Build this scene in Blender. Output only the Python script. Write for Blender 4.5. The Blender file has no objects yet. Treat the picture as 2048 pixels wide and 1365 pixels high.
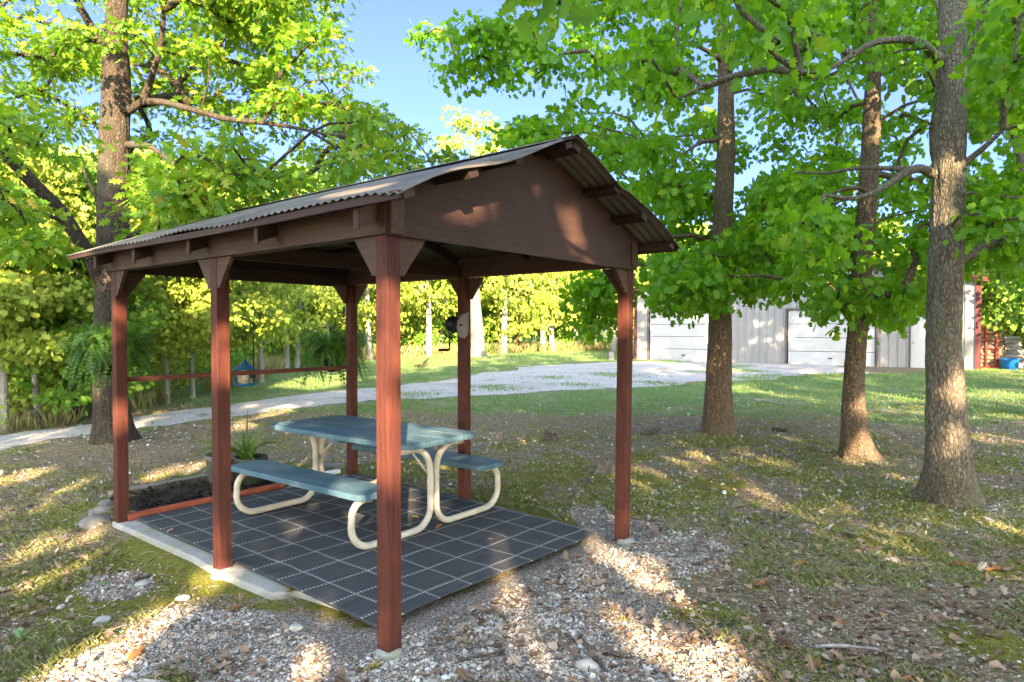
import bpy, bmesh, math, random
import numpy as np
from mathutils import Vector, Matrix
PI = math.pi
R = math.radians
scene = bpy.context.scene
C = scene.collection

# ------------------------------------------------------------------ camera, sky, sun
F = 1351.0; CAMZ = 1.68; PITCH = math.atan((682.5-655.0)/F)
cam_d = bpy.data.cameras.new('camera'); cam = bpy.data.objects.new('camera', cam_d); C.objects.link(cam)
cam.location = (0, 0, CAMZ); cam.rotation_euler = (PI/2-PITCH, 0, 0)
cam_d.sensor_width = 36; cam_d.lens = F/2048*36; cam_d.clip_start = 0.05; cam_d.clip_end = 600
scene.camera = cam

SUN_EL = R(20.5); SX = 0.14                      # the sun stands behind the camera, a little to its right
sh = np.array([SX, -1.0]); sh /= np.linalg.norm(sh)
SUN = np.array([sh[0]*math.cos(SUN_EL), sh[1]*math.cos(SUN_EL), math.sin(SUN_EL)])   # towards the sun
world = bpy.data.worlds.new('World'); scene.world = world; world.use_nodes = True
wn = world.node_tree; bg = wn.nodes['Background']
sky = wn.nodes.new('ShaderNodeTexSky'); sky.sky_type = 'NISHITA'; sky.sun_disc = False
sky.sun_elevation = SUN_EL; sky.sun_rotation = math.atan2(SUN[0], SUN[1])
sky.air_density = 1.0; sky.dust_density = 0.6; sky.ozone_density = 1.6
hs = wn.nodes.new('ShaderNodeHueSaturation'); hs.inputs['Saturation'].default_value = 0.64; wn.links.new(sky.outputs[0], hs.inputs['Color']); 
tcw = wn.nodes.new('ShaderNodeTexCoord'); sxw = wn.nodes.new('ShaderNodeSeparateXYZ'); wn.links.new(tcw.outputs['Generated'], sxw.inputs[0])
mrw = wn.nodes.new('ShaderNodeMapRange'); mrw.interpolation_type = 'SMOOTHSTEP'; wn.links.new(sxw.outputs[1], mrw.inputs[0])
mrw.inputs[1].default_value = -0.2; mrw.inputs[2].default_value = 0.55        # the sky opposite the low sun is the deepest blue
mxw = wn.nodes.new('ShaderNodeMix'); mxw.data_type = 'RGBA'; mxw.blend_type = 'MULTIPLY'; wn.links.new(mrw.outputs[0], mxw.inputs[0])
wn.links.new(hs.outputs[0], mxw.inputs[6]); mxw.inputs[7].default_value = (0.105, 0.142, 0.355, 1); wn.links.new(mxw.outputs[2], bg.inputs[0]); bg.inputs[1].default_value = 0.15
sd = bpy.data.lights.new('sun', 'SUN'); sun = bpy.data.objects.new('sun', sd); C.objects.link(sun)
sd.energy = 3.7; sd.angle = R(0.5); sd.color = (1.0, 0.75, 0.48)
sun.rotation_euler = Vector(SUN).to_track_quat('Z', 'Y').to_euler()
sun.location = (4, -30, 20)
scene.view_settings.view_transform = 'Standard'; scene.view_settings.look = 'None'
scene.view_settings.gamma = 1; scene.view_settings.exposure = 3.3
scene.render.resolution_x = 1024; scene.render.resolution_y = 682
try:
    scene.cycles.max_bounces = 8; scene.cycles.diffuse_bounces = 5; scene.cycles.transmission_bounces = 5
except Exception: pass

# ------------------------------------------------------------------ photo measurements -> metres
sp, cp = math.sin(PITCH), math.cos(PITCH)
def ray(px, py):
    u = (px-1024)/F; v = (682.5-py)/F
    return u, v*sp+cp, v*cp-sp
def P(px, py, d):                               # a point at forward distance d
    a, b, c = ray(px, py); s = d/b
    return np.array([a*s, d, CAMZ+c*s])
def G(px, py, z=0.0):                           # a point on level ground
    a, b, c = ray(px, py); s = (z-CAMZ)/c
    return np.array([a*s, b*s, z])

# ------------------------------------------------------------------ numpy noise
def _hash(ix, iy, iz, seed):
    h = (ix*374761393 + iy*668265263 + iz*2147483647 + seed*1274126177) & 0xffffffff
    h = ((h ^ (h >> 13))*1274126177) & 0xffffffff
    h = ((h ^ (h >> 16))*2246822519) & 0xffffffff
    return ((h ^ (h >> 15)) & 0xffffff)/float(0xffffff)
def vnoise(x, y, z=0.0, seed=0):
    x, y, z = np.broadcast_arrays(np.asarray(x, float), np.asarray(y, float), np.asarray(z, float))
    ix, iy, iz = [np.floor(a).astype(np.int64) for a in (x, y, z)]
    fx, fy, fz = x-ix, y-iy, z-iz
    fx, fy, fz = [a*a*(3-2*a) for a in (fx, fy, fz)]
    r = 0
    for dx in (0, 1):
        for dy in (0, 1):
            for dz in (0, 1):
                w = (fx if dx else 1-fx)*(fy if dy else 1-fy)*(fz if dz else 1-fz)
                r = r + w*_hash(ix+dx, iy+dy, iz+dz, seed)
    return r
def fbm(x, y, z=0.0, seed=0, o=4):
    r = 0; a = 0.5; t = 0
    for i in range(o):
        r = r + a*vnoise(np.asarray(x)*2**i, np.asarray(y)*2**i, np.asarray(z)*2**i, seed+i); t += a; a *= 0.5
    return r/t
def sstep(a, b, x):
    t = np.clip((np.asarray(x, float)-a)/(b-a), 0, 1); return t*t*(3-2*t)

# ------------------------------------------------------------------ mesh helpers
class MB:
    def __init__(s): s.v = []; s.f = []; s.sm = []
    def add(s, vs, fs, smooth=False):
        n = len(s.v); s.v += [tuple(map(float, p)) for p in vs]
        s.f += [tuple(i+n for i in f) for f in fs]; s.sm += [smooth]*len(fs); return s
    def box(s, c, d, rot=None, taper=1.0):
        hx, hy, hz = d[0]/2, d[1]/2, d[2]/2
        vs = []
        for z in (-1, 1):
            k = taper if z > 0 else 1
            for x, y in ((-1, -1), (1, -1), (1, 1), (-1, 1)):
                p = Vector((x*hx*k, y*hy*k, z*hz))
                if rot is not None: p = rot @ p
                vs.append((p.x+c[0], p.y+c[1], p.z+c[2]))
        return s.add(vs, [(0, 3, 2, 1), (4, 5, 6, 7), (0, 1, 5, 4), (1, 2, 6, 5), (2, 3, 7, 6), (3, 0, 4, 7)])
    def bar(s, a, b, w, h, up=(0, 0, 1)):        # a board from a to b, w wide, h tall
        a, b = Vector(a), Vector(b); d = (b-a); L = d.length; d.normalize()
        u = Vector(up); sd_ = d.cross(u)
        if sd_.length < 1e-4: sd_ = d.cross(Vector((1, 0, 0)))
        sd_.normalize(); u = sd_.cross(d)
        rot = Matrix((d, sd_, u)).transposed()
        return s.box((a+b)/2, (L, w, h), rot)
    def tube(s, pts, rad, n=8, caps=True):
        pts = [Vector(p) for p in pts]
        if not hasattr(rad, '__len__'): rad = [rad]*len(pts)
        t0 = (pts[1]-pts[0]).normalized()
        ref = Vector((0, 0, 1)) if abs(t0.z) < 0.9 else Vector((1, 0, 0))
        u = t0.cross(ref).normalized(); vs = []; fs = []
        for i, p in enumerate(pts):
            t = (pts[min(i+1, len(pts)-1)]-pts[max(i-1, 0)]).normalized()
            u = (u-t*u.dot(t)).normalized(); w = t.cross(u)
            for k in range(n):
                a = 2*PI*k/n; q = p+(u*math.cos(a)+w*math.sin(a))*rad[i]; vs.append(q)
        m = len(pts)
        for i in range(m-1):
            for k in range(n):
                fs.append((i*n+k, i*n+(k+1) % n, (i+1)*n+(k+1) % n, (i+1)*n+k))
        if caps: fs.append(tuple(range(n-1, -1, -1))); fs.append(tuple(range((m-1)*n, m*n)))
        return s.add(vs, fs, True)
    def lathe(s, prof, n=32, c=(0, 0, 0), ang=0):
        vs = []; fs = []
        for r, z in prof:
            for k in range(n):
                a = 2*PI*k/n+ang; vs.append((c[0]+r*math.cos(a), c[1]+r*math.sin(a), c[2]+z))
        for i in range(len(prof)-1):
            for k in range(n):
                fs.append((i*n+k, i*n+(k+1) % n, (i+1)*n+(k+1) % n, (i+1)*n+k))
        return s.add(vs, fs, n > 8)
    def prism(s, poly, ext):                      # poly: list of 3d points, ext: vector
        n = len(poly); e = Vector(ext)
        vs = [Vector(p) for p in poly]+[Vector(p)+e for p in poly]
        fs = [tuple(range(n-1, -1, -1)), tuple(range(n, 2*n))]
        for k in range(n): fs.append((k, (k+1) % n, n+(k+1) % n, n+k))
        return s.add(vs, fs)

def finish(o, label=None, cat=None, group=None, kind=None):
    if label: o['label'] = label
    if cat: o['category'] = cat
    if group: o['group'] = group
    if kind: o['kind'] = kind
    return o
def link_mesh(name, me, mat, parent=None):
    o = bpy.data.objects.new(name, me); C.objects.link(o)
    if mat is not None: me.materials.append(mat)
    if parent is not None: o.parent = parent
    return o
def obj(name, mb, mat, parent=None, bevel=0, loc=None):
    me = bpy.data.meshes.new(name); me.from_pydata(mb.v, [], mb.f); me.update()
    bm = bmesh.new(); bm.from_mesh(me); bmesh.ops.recalc_face_normals(bm, faces=bm.faces); bm.to_mesh(me); bm.free()
    me.polygons.foreach_set('use_smooth', [bool(x) for x in mb.sm])
    o = link_mesh(name, me, mat, parent)
    if bevel:
        b = o.modifiers.new('bevel', 'BEVEL'); b.width = bevel; b.segments = 2; b.limit_method = 'ANGLE'
    if loc is not None: o.location = loc
    return o
def np_mesh(name, V, faces_flat, sizes, smooth=False):
    me = bpy.data.meshes.new(name)
    V = np.ascontiguousarray(V, dtype=np.float32); faces_flat = np.ascontiguousarray(faces_flat, dtype=np.int32)
    sizes = np.ascontiguousarray(sizes, dtype=np.int32)
    me.vertices.add(len(V)); me.vertices.foreach_set('co', V.ravel())
    me.loops.add(len(faces_flat)); me.loops.foreach_set('vertex_index', faces_flat)
    me.polygons.add(len(sizes)); st = np.zeros(len(sizes), np.int32); st[1:] = np.cumsum(sizes)[:-1]
    me.polygons.foreach_set('loop_start', st); me.polygons.foreach_set('loop_total', sizes)
    me.polygons.foreach_set('use_smooth', np.full(len(sizes), smooth, dtype=bool))
    me.update(calc_edges=True)
    return me
def thing(name, label, cat, loc=(0, 0, 0), rotz=0, group=None):
    o = bpy.data.objects.new(name, None); C.objects.link(o)
    o.location = tuple(float(a) for a in loc); o.rotation_euler = (0, 0, rotz); o.empty_display_size = 0.2
    return finish(o, label, cat, group)
def dup(root, loc, rotz=0, label=None, group=None, scale=None):
    r = root.copy(); C.objects.link(r); r.location = tuple(float(a) for a in loc); r.rotation_euler = (0, 0, rotz)
    if scale: r.scale = (scale[0], scale[1], scale[2]) if hasattr(scale, '__len__') else (scale,)*3
    if label: r['label'] = label
    if group: r['group'] = group
    for ch in list(root.children):
        c = ch.copy(); C.objects.link(c); c.parent = r
        for g in list(ch.children):
            d = g.copy(); C.objects.link(d); d.parent = c
    return r

# template scatter: T verts, faces list; per-item origin, 3x3 basis (columns), returns a mesh
def scatter(name, T, faces, pos, basis, smooth=False):
    T = np.asarray(T, float); n = len(pos); m = len(T)
    V = np.einsum('nij,mj->nmi', basis, T)+pos[:, None, :]
    ff = np.concatenate([np.array(f) for f in faces]); sz = np.array([len(f) for f in faces])
    FF = (ff[None, :]+(np.arange(n)*m)[:, None]).ravel()
    return np_mesh(name, V.reshape(-1, 3), FF, np.tile(sz, n), smooth)
def bases(rng, normal, size, yaw=None, aspect=None):
    n = len(normal); nrm = normal/np.linalg.norm(normal, axis=1, keepdims=True)
    r = rng.normal(size=(n, 3)) if yaw is None else yaw
    x = np.cross(r, nrm); x /= np.linalg.norm(x, axis=1, keepdims=True)+1e-9
    y = np.cross(nrm, x)
    s = np.asarray(size)[:, None]
    a = 1.0 if aspect is None else np.asarray(aspect)[:, None]
    return np.stack([x*s*a, y*s, nrm*s], axis=2)

# ------------------------------------------------------------------ node helpers
class NT:
    def __init__(s, name):
        s.m = bpy.data.materials.new(name); s.m.use_nodes = True; s.t = s.m.node_tree
        s.b = s.t.nodes['Principled BSDF']; s.out = s.t.nodes['Material Output']
        s.b.inputs['Roughness'].default_value = 0.85
        s.b.inputs['Specular IOR Level'].default_value = 0.3
    def n(s, typ, **k):
        nd = s.t.nodes.new('ShaderNode'+typ)
        for a, b in k.items(): setattr(nd, a, b)
        return nd
    def l(s, a, b): s.t.links.new(a, b)
    def setin(s, node, i, v):
        if hasattr(v, 'links') or isinstance(v, bpy.types.NodeSocket): s.l(v, node.inputs[i])
        else: node.inputs[i].default_value = v
    def math(s, op, a, b=0.0, c=0.0):
        nd = s.n('Math', operation=op); s.setin(nd, 0, a); s.setin(nd, 1, b)
        if op in ('SMOOTH_MIN', 'COMPARE', 'MULTIPLY_ADD'): s.setin(nd, 2, c)
        return nd.outputs[0]
    def coord(s, kind='Object', scale=(1, 1, 1)):
        tc = s.n('TexCoord'); mp = s.n('Mapping'); mp.inputs['Scale'].default_value = scale
        s.l(tc.outputs[kind], mp.inputs[0]); return mp.outputs[0]
    def geo(s, scale=(1, 1, 1)):
        g = s.n('NewGeometry'); mp = s.n('Mapping'); mp.inputs['Scale'].default_value = scale
        s.l(g.outputs['Position'], mp.inputs[0]); return mp.outputs[0]
    def noise(s, vec, scale=5, detail=4, rough=0.55, dist=0.0):
        nd = s.n('TexNoise'); nd.inputs['Scale'].default_value = scale; nd.inputs['Detail'].default_value = detail
        nd.inputs['Roughness'].default_value = rough; nd.inputs['Distortion'].default_value = dist
        s.l(vec, nd.inputs['Vector']); return nd.outputs[0]
    def vor(s, vec, scale=5, feature='F1', out=0, rand=1.0):
        nd = s.n('TexVoronoi', feature=feature); nd.inputs['Scale'].default_value = scale
        nd.inputs['Randomness'].default_value = rand
        s.l(vec, nd.inputs['Vector']); return nd.outputs[out]
    def ramp(s, fac, stops, interp='LINEAR'):
        nd = s.n('ValToRGB'); nd.color_ramp.interpolation = interp
        e = nd.color_ramp.elements
        while len(e) < len(stops): e.new(0.5)
        for i, (p, c) in enumerate(stops):
            e[i].position = p; e[i].color = (*c, 1) if len(c) == 3 else c
        s.l(fac, nd.inputs[0]); return nd.outputs[0]
    def rng(s, fac, a, b, c=0.0, d=1.0, smooth=True):
        nd = s.n('MapRange'); nd.interpolation_type = 'SMOOTHSTEP' if smooth else 'LINEAR'
        s.l(fac, nd.inputs[0]); nd.inputs[1].default_value = a; nd.inputs[2].default_value = b
        nd.inputs[3].default_value = c; nd.inputs[4].default_value = d; return nd.outputs[0]
    def mix(s, fac, a, b, mode='MIX'):
        nd = s.n('Mix', data_type='RGBA', blend_type=mode)
        s.setin(nd, 0, fac)
        for i, v in ((6, a), (7, b)):
            if isinstance(v, (tuple, list)): nd.inputs[i].default_value = (*v[:3], 1)
            else: s.l(v, nd.inputs[i])
        return nd.outputs[2]
    def bump(s, h, strength=0.5, dist=0.01):
        nd = s.n('Bump'); nd.inputs['Strength'].default_value = strength; nd.inputs['Distance'].default_value = dist
        s.l(h, nd.inputs['Height']); s.l(nd.outputs[0], s.b.inputs['Normal']); return nd
    def col(s, c):
        if isinstance(c, (tuple, list)): s.b.inputs['Base Color'].default_value = (*c[:3], 1)
        else: s.l(c, s.b.inputs['Base Color'])
    def rough(s, r): s.setin(s.b, 'Roughness', r)

def flat_mat(name, c, rough=0.7, var=0.25, scale=12, metal=0, bump=0.15):
    m = NT(name); v = m.coord(); n1 = m.noise(v, scale, 5)
    d = tuple(x*(1-var) for x in c); e = tuple(min(1, x*(1+var)) for x in c)
    m.col(m.ramp(n1, [(0.3, d), (0.7, e)])); m.rough(rough); m.b.inputs['Metallic'].default_value = metal
    if bump: m.bump(m.noise(v, scale*6, 4), bump, 0.004)
    return m.m
def wood_mat(name, c1, c2, axis='z', worn=(0.24, 0.17, 0.12), wear=0.62, rough=0.7):
    m = NT(name)
    sc = {'x': (1, 14, 14), 'y': (14, 1, 14), 'z': (14, 14, 1)}[axis]
    v = m.coord('Object', sc); v1 = m.coord()
    g = m.noise(v, 3.0, 8, 0.65, 0.6); big = m.noise(v1, 2.2, 5, 0.6)
    fine = m.noise(v, 14, 4, 0.7)
    base = m.mix(m.rng(g, 0.3, 0.7), c1, c2)
    base = m.mix(m.rng(big, 0.4, 0.75, 0, 0.55), base, tuple(x*0.62 for x in c1))
    base = m.mix(m.rng(fine, wear, wear+0.16, 0, 0.65), base, worn)
    kn = m.vor(m.coord('Object', {'x': (1.2, 7, 7), 'y': (7, 1.2, 7), 'z': (7, 7, 1.2)}[axis]), 1.1)
    base = m.mix(m.rng(kn, 0.03, 0.12, 0.5, 0), base, tuple(x*0.3 for x in c1))
    m.col(base); m.rough(rough)
    m.bump(m.math('ADD', g, m.math('MULTIPLY', fine, 0.6)), 0.5, 0.004)
    return m.m

def leaf_mat(name, stops, trans=(0.30, 0.55, 0.02), tmix=0.35, rough=0.5, spec=0.35):
    m = NT(name); g = m.n('NewGeometry')
    col = m.ramp(g.outputs['Random Per Island'], stops)
    v = m.geo(); big = m.noise(v, 0.55, 3)
    col = m.mix(m.rng(big, 0.35, 0.7, 0, 0.45), col, stops[0][1])
    m.col(col); m.rough(rough); m.b.inputs['Specular IOR Level'].default_value = spec
    tr = m.n('BsdfTranslucent'); m.l(m.mix(0.5, col, trans), tr.inputs[0])
    mx = m.n('MixShader'); mx.inputs[0].default_value = tmix
    m.l(m.b.outputs[0], mx.inputs[1]); m.l(tr.outputs[0], mx.inputs[2]); m.l(mx.outputs[0], m.out.inputs[0])
    return m.m

M = {}
RED1, RED2 = (0.058, 0.016, 0.010), (0.112, 0.030, 0.018)
M['post'] = wood_mat('red_brown_stained_post', RED1, RED2, 'z', (0.22, 0.10, 0.07), 0.66)
M['beam_y'] = wood_mat('brown_painted_beam', (0.070, 0.038, 0.026), (0.115, 0.063, 0.044), 'y')
M['beam_x'] = wood_mat('brown_painted_board', (0.070, 0.034, 0.022), (0.11, 0.052, 0.034), 'x')
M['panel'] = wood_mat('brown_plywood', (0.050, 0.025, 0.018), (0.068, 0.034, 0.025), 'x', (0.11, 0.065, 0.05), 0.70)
M['dark_panel'] = wood_mat('dark_plywood', (0.022, 0.015, 0.012), (0.04, 0.026, 0.02), 'x', (0.06, 0.04, 0.03))  # unpainted back panel, base also darkened for the shade under the roof
M['dark_wood'] = wood_mat('dark_rafter', (0.026, 0.016, 0.012), (0.05, 0.029, 0.02), 'x', (0.12, 0.07, 0.05))  # inner timbers: the roof's shade is put into this darker base
M['red_board'] = wood_mat('red_ground_board', (0.27, 0.06, 0.035), (0.36, 0.10, 0.055), 'x', (0.4, 0.2, 0.13))

# corrugated galvanised roof
m = NT('weathered_corrugated_metal'); v = m.coord('Object'); vs = m.coord('Object', (1, 5, 5))
n1 = m.noise(v, 1.6, 6, 0.65); n2 = m.noise(vs, 3.0, 6, 0.7); n3 = m.noise(v, 60, 4, 0.7)
c = m.ramp(n1, [(0.3, (0.085, 0.075, 0.055)), (0.5, (0.15, 0.135, 0.105)), (0.72, (0.24, 0.22, 0.175))])
c = m.mix(m.rng(n2, 0.45, 0.75, 0, 0.7), c, (0.10, 0.09, 0.065))
c = m.mix(m.rng(n3, 0.55, 0.7, 0, 0.6), c, (0.05, 0.046, 0.036))
m.col(c); m.rough(0.62); m.b.inputs['Metallic'].default_value = 0.25; m.bump(n3, 0.25, 0.003)
M['tin'] = m.m

# blue-green recycled planks of the picnic table
m = NT('faded_blue_plank'); v = m.coord('Object', (1, 6, 6)); v1 = m.coord()
n1 = m.noise(v, 2.5, 6, 0.7); n2 = m.noise(v1, 3.0, 5, 0.65); n3 = m.noise(m.coord('Object', (2, 2, 9)), 5, 5, 0.7)
c = m.ramp(n1, [(0.3, (0.042, 0.095, 0.130)), (0.6, (0.08, 0.150, 0.19)), (0.8, (0.13, 0.205, 0.24))])
c = m.mix(m.rng(n2, 0.48, 0.70, 0, 0.8), c, (0.145, 0.20, 0.21))
c = m.mix(m.rng(n3, 0.56, 0.7, 0, 0.5), c, (0.09, 0.14, 0.125))
m.col(c); m.rough(0.6); m.bump(n1, 0.2, 0.002); M['blue'] = m.m

# cream tube
m = NT('cream_powder_coat'); v1 = m.coord(); n1 = m.noise(v1, 9, 6, 0.7)
c = m.ramp(n1, [(0.3, (0.40, 0.35, 0.27)), (0.6, (0.55, 0.50, 0.41)), (0.8, (0.62, 0.58, 0.5))])
c = m.mix(m.rng(m.noise(v1, 14, 6, 0.75), 0.66, 0.74, 0, 0.8), c, (0.16, 0.10, 0.05))
m.col(c); m.rough(0.45); M['cream'] = m.m

# concrete
m = NT('mossy_concrete'); v1 = m.coord(); n1 = m.noise(v1, 5, 8, 0.7); n2 = m.noise(v1, 45, 5, 0.7)
c = m.ramp(n1, [(0.3, (0.24, 0.23, 0.20)), (0.65, (0.42, 0.41, 0.37))])
c = m.mix(m.rng(m.noise(v1, 2.5, 5), 0.45, 0.65, 0, 0.6), c, (0.20, 0.21, 0.11))
c = m.mix(m.rng(n2, 0.58, 0.7, 0, 0.6), c, (0.12, 0.115, 0.1))
m.col(c); m.bump(n2, 0.6, 0.006); M['concrete'] = m.m

# rug: charcoal weave with dashed off-white grid (object x across, y along)
m = NT('woven_outdoor_rug'); tc = m.n('TexCoord'); sx = m.n('SeparateXYZ'); m.l(tc.outputs['Object'], sx.inputs[0])
wv = m.noise(tc.outputs['Object'], 1.7, 2); wob = m.math('MULTIPLY', m.math('SUBTRACT', wv, 0.5), 0.07)
X = m.math('ADD', sx.outputs[0], wob); Y = m.math('ADD', sx.outputs[1], m.math('MULTIPLY', wob, -0.8))
def line(a, off, per, w):
    fr = m.math('FRACT', m.math('DIVIDE', m.math('ADD', a, off), per))
    return m.math('LESS_THAN', m.math('ABSOLUTE', m.math('SUBTRACT', fr, 0.5)), w/per/2)
def dash(a, per, duty):
    return m.math('LESS_THAN', m.math('FRACT', m.math('DIVIDE', a, per)), duty)
l1 = m.math('MULTIPLY', line(X, 0.17, 0.295, 0.018), dash(Y, 0.026, 0.55))
l2 = m.math('MULTIPLY', line(Y, 0.10, 0.295, 0.022), dash(X, 0.026, 0.55))
lines = m.math('MAXIMUM', l1, l2)
st = m.noise(m.coord('Object', (3, 160, 10)), 1.0, 4, 0.8); st2 = m.noise(m.coord('Object', (40, 260, 10)), 1.0, 3, 0.8)
c = m.ramp(st, [(0.32, (0.020, 0.023, 0.026)), (0.55, (0.050, 0.054, 0.058)), (0.75, (0.12, 0.12, 0.115))])
c = m.mix(m.rng(m.noise(tc.outputs['Object'], 3, 4), 0.4, 0.7, 0, 0.35), c, (0.07, 0.066, 0.06))
wc = m.ramp(st2, [(0.3, (0.17, 0.165, 0.155)), (0.7, (0.44, 0.43, 0.40))])
m.col(m.mix(lines, c, wc)); m.rough(0.9); m.bump(m.math('ADD', st2, m.math('MULTIPLY', lines, 0.7)), 0.5, 0.004); M['rug'] = m.m

M['black_iron'] = flat_mat('black_iron', (0.012, 0.012, 0.013), 0.5, 0.3, 20, 0.3)
M['black_pot'] = flat_mat('black_plastic', (0.012, 0.012, 0.012), 0.5, 0.3, 9)
M['grey_pot'] = flat_mat('grey_plastic_pot', (0.16, 0.15, 0.15), 0.6, 0.3, 7)
M['dark_pot'] = flat_mat('dark_green_pot', (0.05, 0.06, 0.045), 0.6, 0.3, 7)
M['soil'] = flat_mat('black_potting_soil', (0.025, 0.018, 0.013), 0.95, 0.5, 30, 0, 0.8)
M['blue_tin'] = flat_mat('blue_enamel', (0.01, 0.10, 0.22), 0.35, 0.2, 6)
M['seed'] = flat_mat('bird_seed', (0.42, 0.38, 0.26), 0.8, 0.4, 40)
M['off_white'] = flat_mat('off_white_plastic', (0.20, 0.195, 0.18), 0.5, 0.15, 8)
M['tub'] = flat_mat('blue_plastic_tub', (0.01, 0.13, 0.45), 0.4, 0.1, 5)
M['rust_red'] = flat_mat('red_steel_tube', (0.42, 0.035, 0.03), 0.5, 0.2, 8)
M['white_steel'] = flat_mat('white_end_cap', (0.75, 0.75, 0.75), 0.5, 0.1, 8)
M['grey_wood'] = wood_mat('grey_weathered_timber', (0.15, 0.125, 0.10), (0.30, 0.26, 0.22), 'x', (0.4, 0.37, 0.33), 0.6, 0.9)
M['rot_wood'] = wood_mat('rotten_stump_wood', (0.09, 0.07, 0.055), (0.22, 0.19, 0.16), 'z', (0.34, 0.31, 0.28), 0.55, 0.95)
M['stone'] = flat_mat('pale_stone', (0.42, 0.40, 0.35), 0.9, 0.25, 9, 0, 0.6)
M['greystone'] = flat_mat('grey_edging_stone', (0.20, 0.19, 0.17), 0.9, 0.35, 9, 0, 0.6)

# bark
def bark_mat(name, dark, mid, light, moss=(0.11, 0.13, 0.075), mossamt=0.5, zs=0.36, scale=42):
    m = NT(name); v = m.coord('Object', (1, 1, zs)); v1 = m.coord()
    wv_ = m.n('TexNoise'); wv_.inputs['Scale'].default_value = 9; wv_.inputs['Detail'].default_value = 4; m.l(v, wv_.inputs['Vector'])
    vm_ = m.n('VectorMath', operation='MULTIPLY_ADD'); m.l(wv_.outputs[1], vm_.inputs[0]); vm_.inputs[1].default_value = (0.09, 0.09, 0.05); m.l(v, vm_.inputs[2])
    cr = m.vor(vm_.outputs[0], scale, 'DISTANCE_TO_EDGE', 0); n = m.noise(v, 22, 8, 0.7, 0.8); nb = m.noise(v1, 1.3, 4)
    f = m.noise(v1, 90, 4, 0.7)
    c = m.ramp(m.math('ADD', m.math('MULTIPLY', m.math('MINIMUM', cr, 0.28), 0.95), m.math('MULTIPLY', n, 0.72)),
               [(0.22, dark), (0.42, mid), (0.75, light)])
    c = m.mix(m.rng(nb, 0.45, 0.7, 0, mossamt), c, moss)
    c = m.mix(m.rng(m.noise(v1, 7, 5, 0.7), 0.6, 0.75, 0, 0.45), c, tuple(min(1, x*1.5) for x in light))
    m.col(c); m.rough(0.95)
    h = m.math('ADD', m.math('MINIMUM', m.math('MULTIPLY', cr, 2.2), 0.5), m.math('ADD', m.math('MULTIPLY', n, 0.7), m.math('MULTIPLY', f, 0.2)))
    m.bump(h, 0.9, 0.02)
    return m.m
M['bark'] = bark_mat('oak_bark', (0.035, 0.028, 0.019), (0.125, 0.10, 0.070), (0.26, 0.22, 0.16))
M['bark_red'] = bark_mat('reddish_bark', (0.03, 0.02, 0.013), (0.115, 0.078, 0.050), (0.235, 0.165, 0.11), mossamt=0.25)
M['bark_dark'] = bark_mat('dark_bark', (0.014, 0.010, 0.007), (0.045, 0.033, 0.023), (0.10, 0.075, 0.052), mossamt=0.25)
M['bark_grey'] = bark_mat('grey_bark', (0.07, 0.063, 0.055), (0.16, 0.15, 0.135), (0.28, 0.265, 0.24), mossamt=0.1, scale=24)
M['bark_pale'] = bark_mat('pale_bark', (0.13, 0.12, 0.10), (0.26, 0.24, 0.21), (0.42, 0.40, 0.36), mossamt=0.1, scale=20)
M['twig'] = flat_mat('twig_bark', (0.085, 0.068, 0.052), 0.9, 0.4, 20)
M['dead_twig'] = flat_mat('bleached_twig', (0.36, 0.32, 0.28), 0.9, 0.4, 20)

M['leaf_green'] = leaf_mat('deep_green_leaves', [(0.0, (0.055, 0.17, 0.008)), (0.45, (0.115, 0.28, 0.010)), (0.85, (0.19, 0.36, 0.014)), (1.0, (0.30, 0.42, 0.02))], (0.42, 0.80, 0.01), 0.5)
M['leaf_yellow'] = leaf_mat('yellow_green_leaves', [(0.0, (0.06, 0.16, 0.010)), (0.5, (0.12, 0.26, 0.014)), (0.9, (0.26, 0.36, 0.025)), (1.0, (0.34, 0.20, 0.03))], (0.5, 0.75, 0.02), 0.42)
M['leaf_far'] = leaf_mat('sunlit_woodland_leaves', [(0.0, (0.14, 0.23, 0.025)), (0.5, (0.29, 0.38, 0.05)), (1.0, (0.47, 0.50, 0.11))], (0.6, 0.70, 0.08), 0.35, 0.7, 0.2)
M['leaf_far2'] = leaf_mat('green_woodland_leaves', [(0.0, (0.08, 0.20, 0.02)), (0.6, (0.18, 0.33, 0.04)), (1.0, (0.34, 0.45, 0.07))], (0.3, 0.56, 0.05), 0.3, 0.7, 0.2)
M['leaf_shade'] = leaf_mat('tree_leaves', [(0.0, (0.06, 0.13, 0.02)), (1.0, (0.12, 0.24, 0.03))], (0.32, 0.5, 0.04), 0.35)
M['fern'] = leaf_mat('fern_fronds', [(0.0, (0.03, 0.09, 0.008)), (0.6, (0.065, 0.16, 0.012)), (0.95, (0.12, 0.26, 0.03)), (1.0, (0.28, 0.2, 0.05))], (0.2, 0.5, 0.02), 0.3)
M['blade'] = leaf_mat('strappy_leaves', [(0.0, (0.06, 0.15, 0.015)), (0.7, (0.13, 0.25, 0.03)), (1.0, (0.25, 0.30, 0.08))], (0.3, 0.5, 0.02), 0.3)
M['grass'] = leaf_mat('short_grass_blades', [(0.0, (0.10, 0.21, 0.05)), (0.6, (0.17, 0.30, 0.08)), (0.85, (0.30, 0.36, 0.14)), (1.0, (0.45, 0.39, 0.22))], (0.2, 0.4, 0.04), 0.25, 0.8, 0.1)
M['dry_grass'] = leaf_mat('dry_sparse_grass', [(0.0, (0.13, 0.18, 0.045)), (0.5, (0.25, 0.26, 0.09)), (1.0, (0.44, 0.37, 0.20))], (0.3, 0.35, 0.1), 0.2, 0.9, 0.1)
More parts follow.
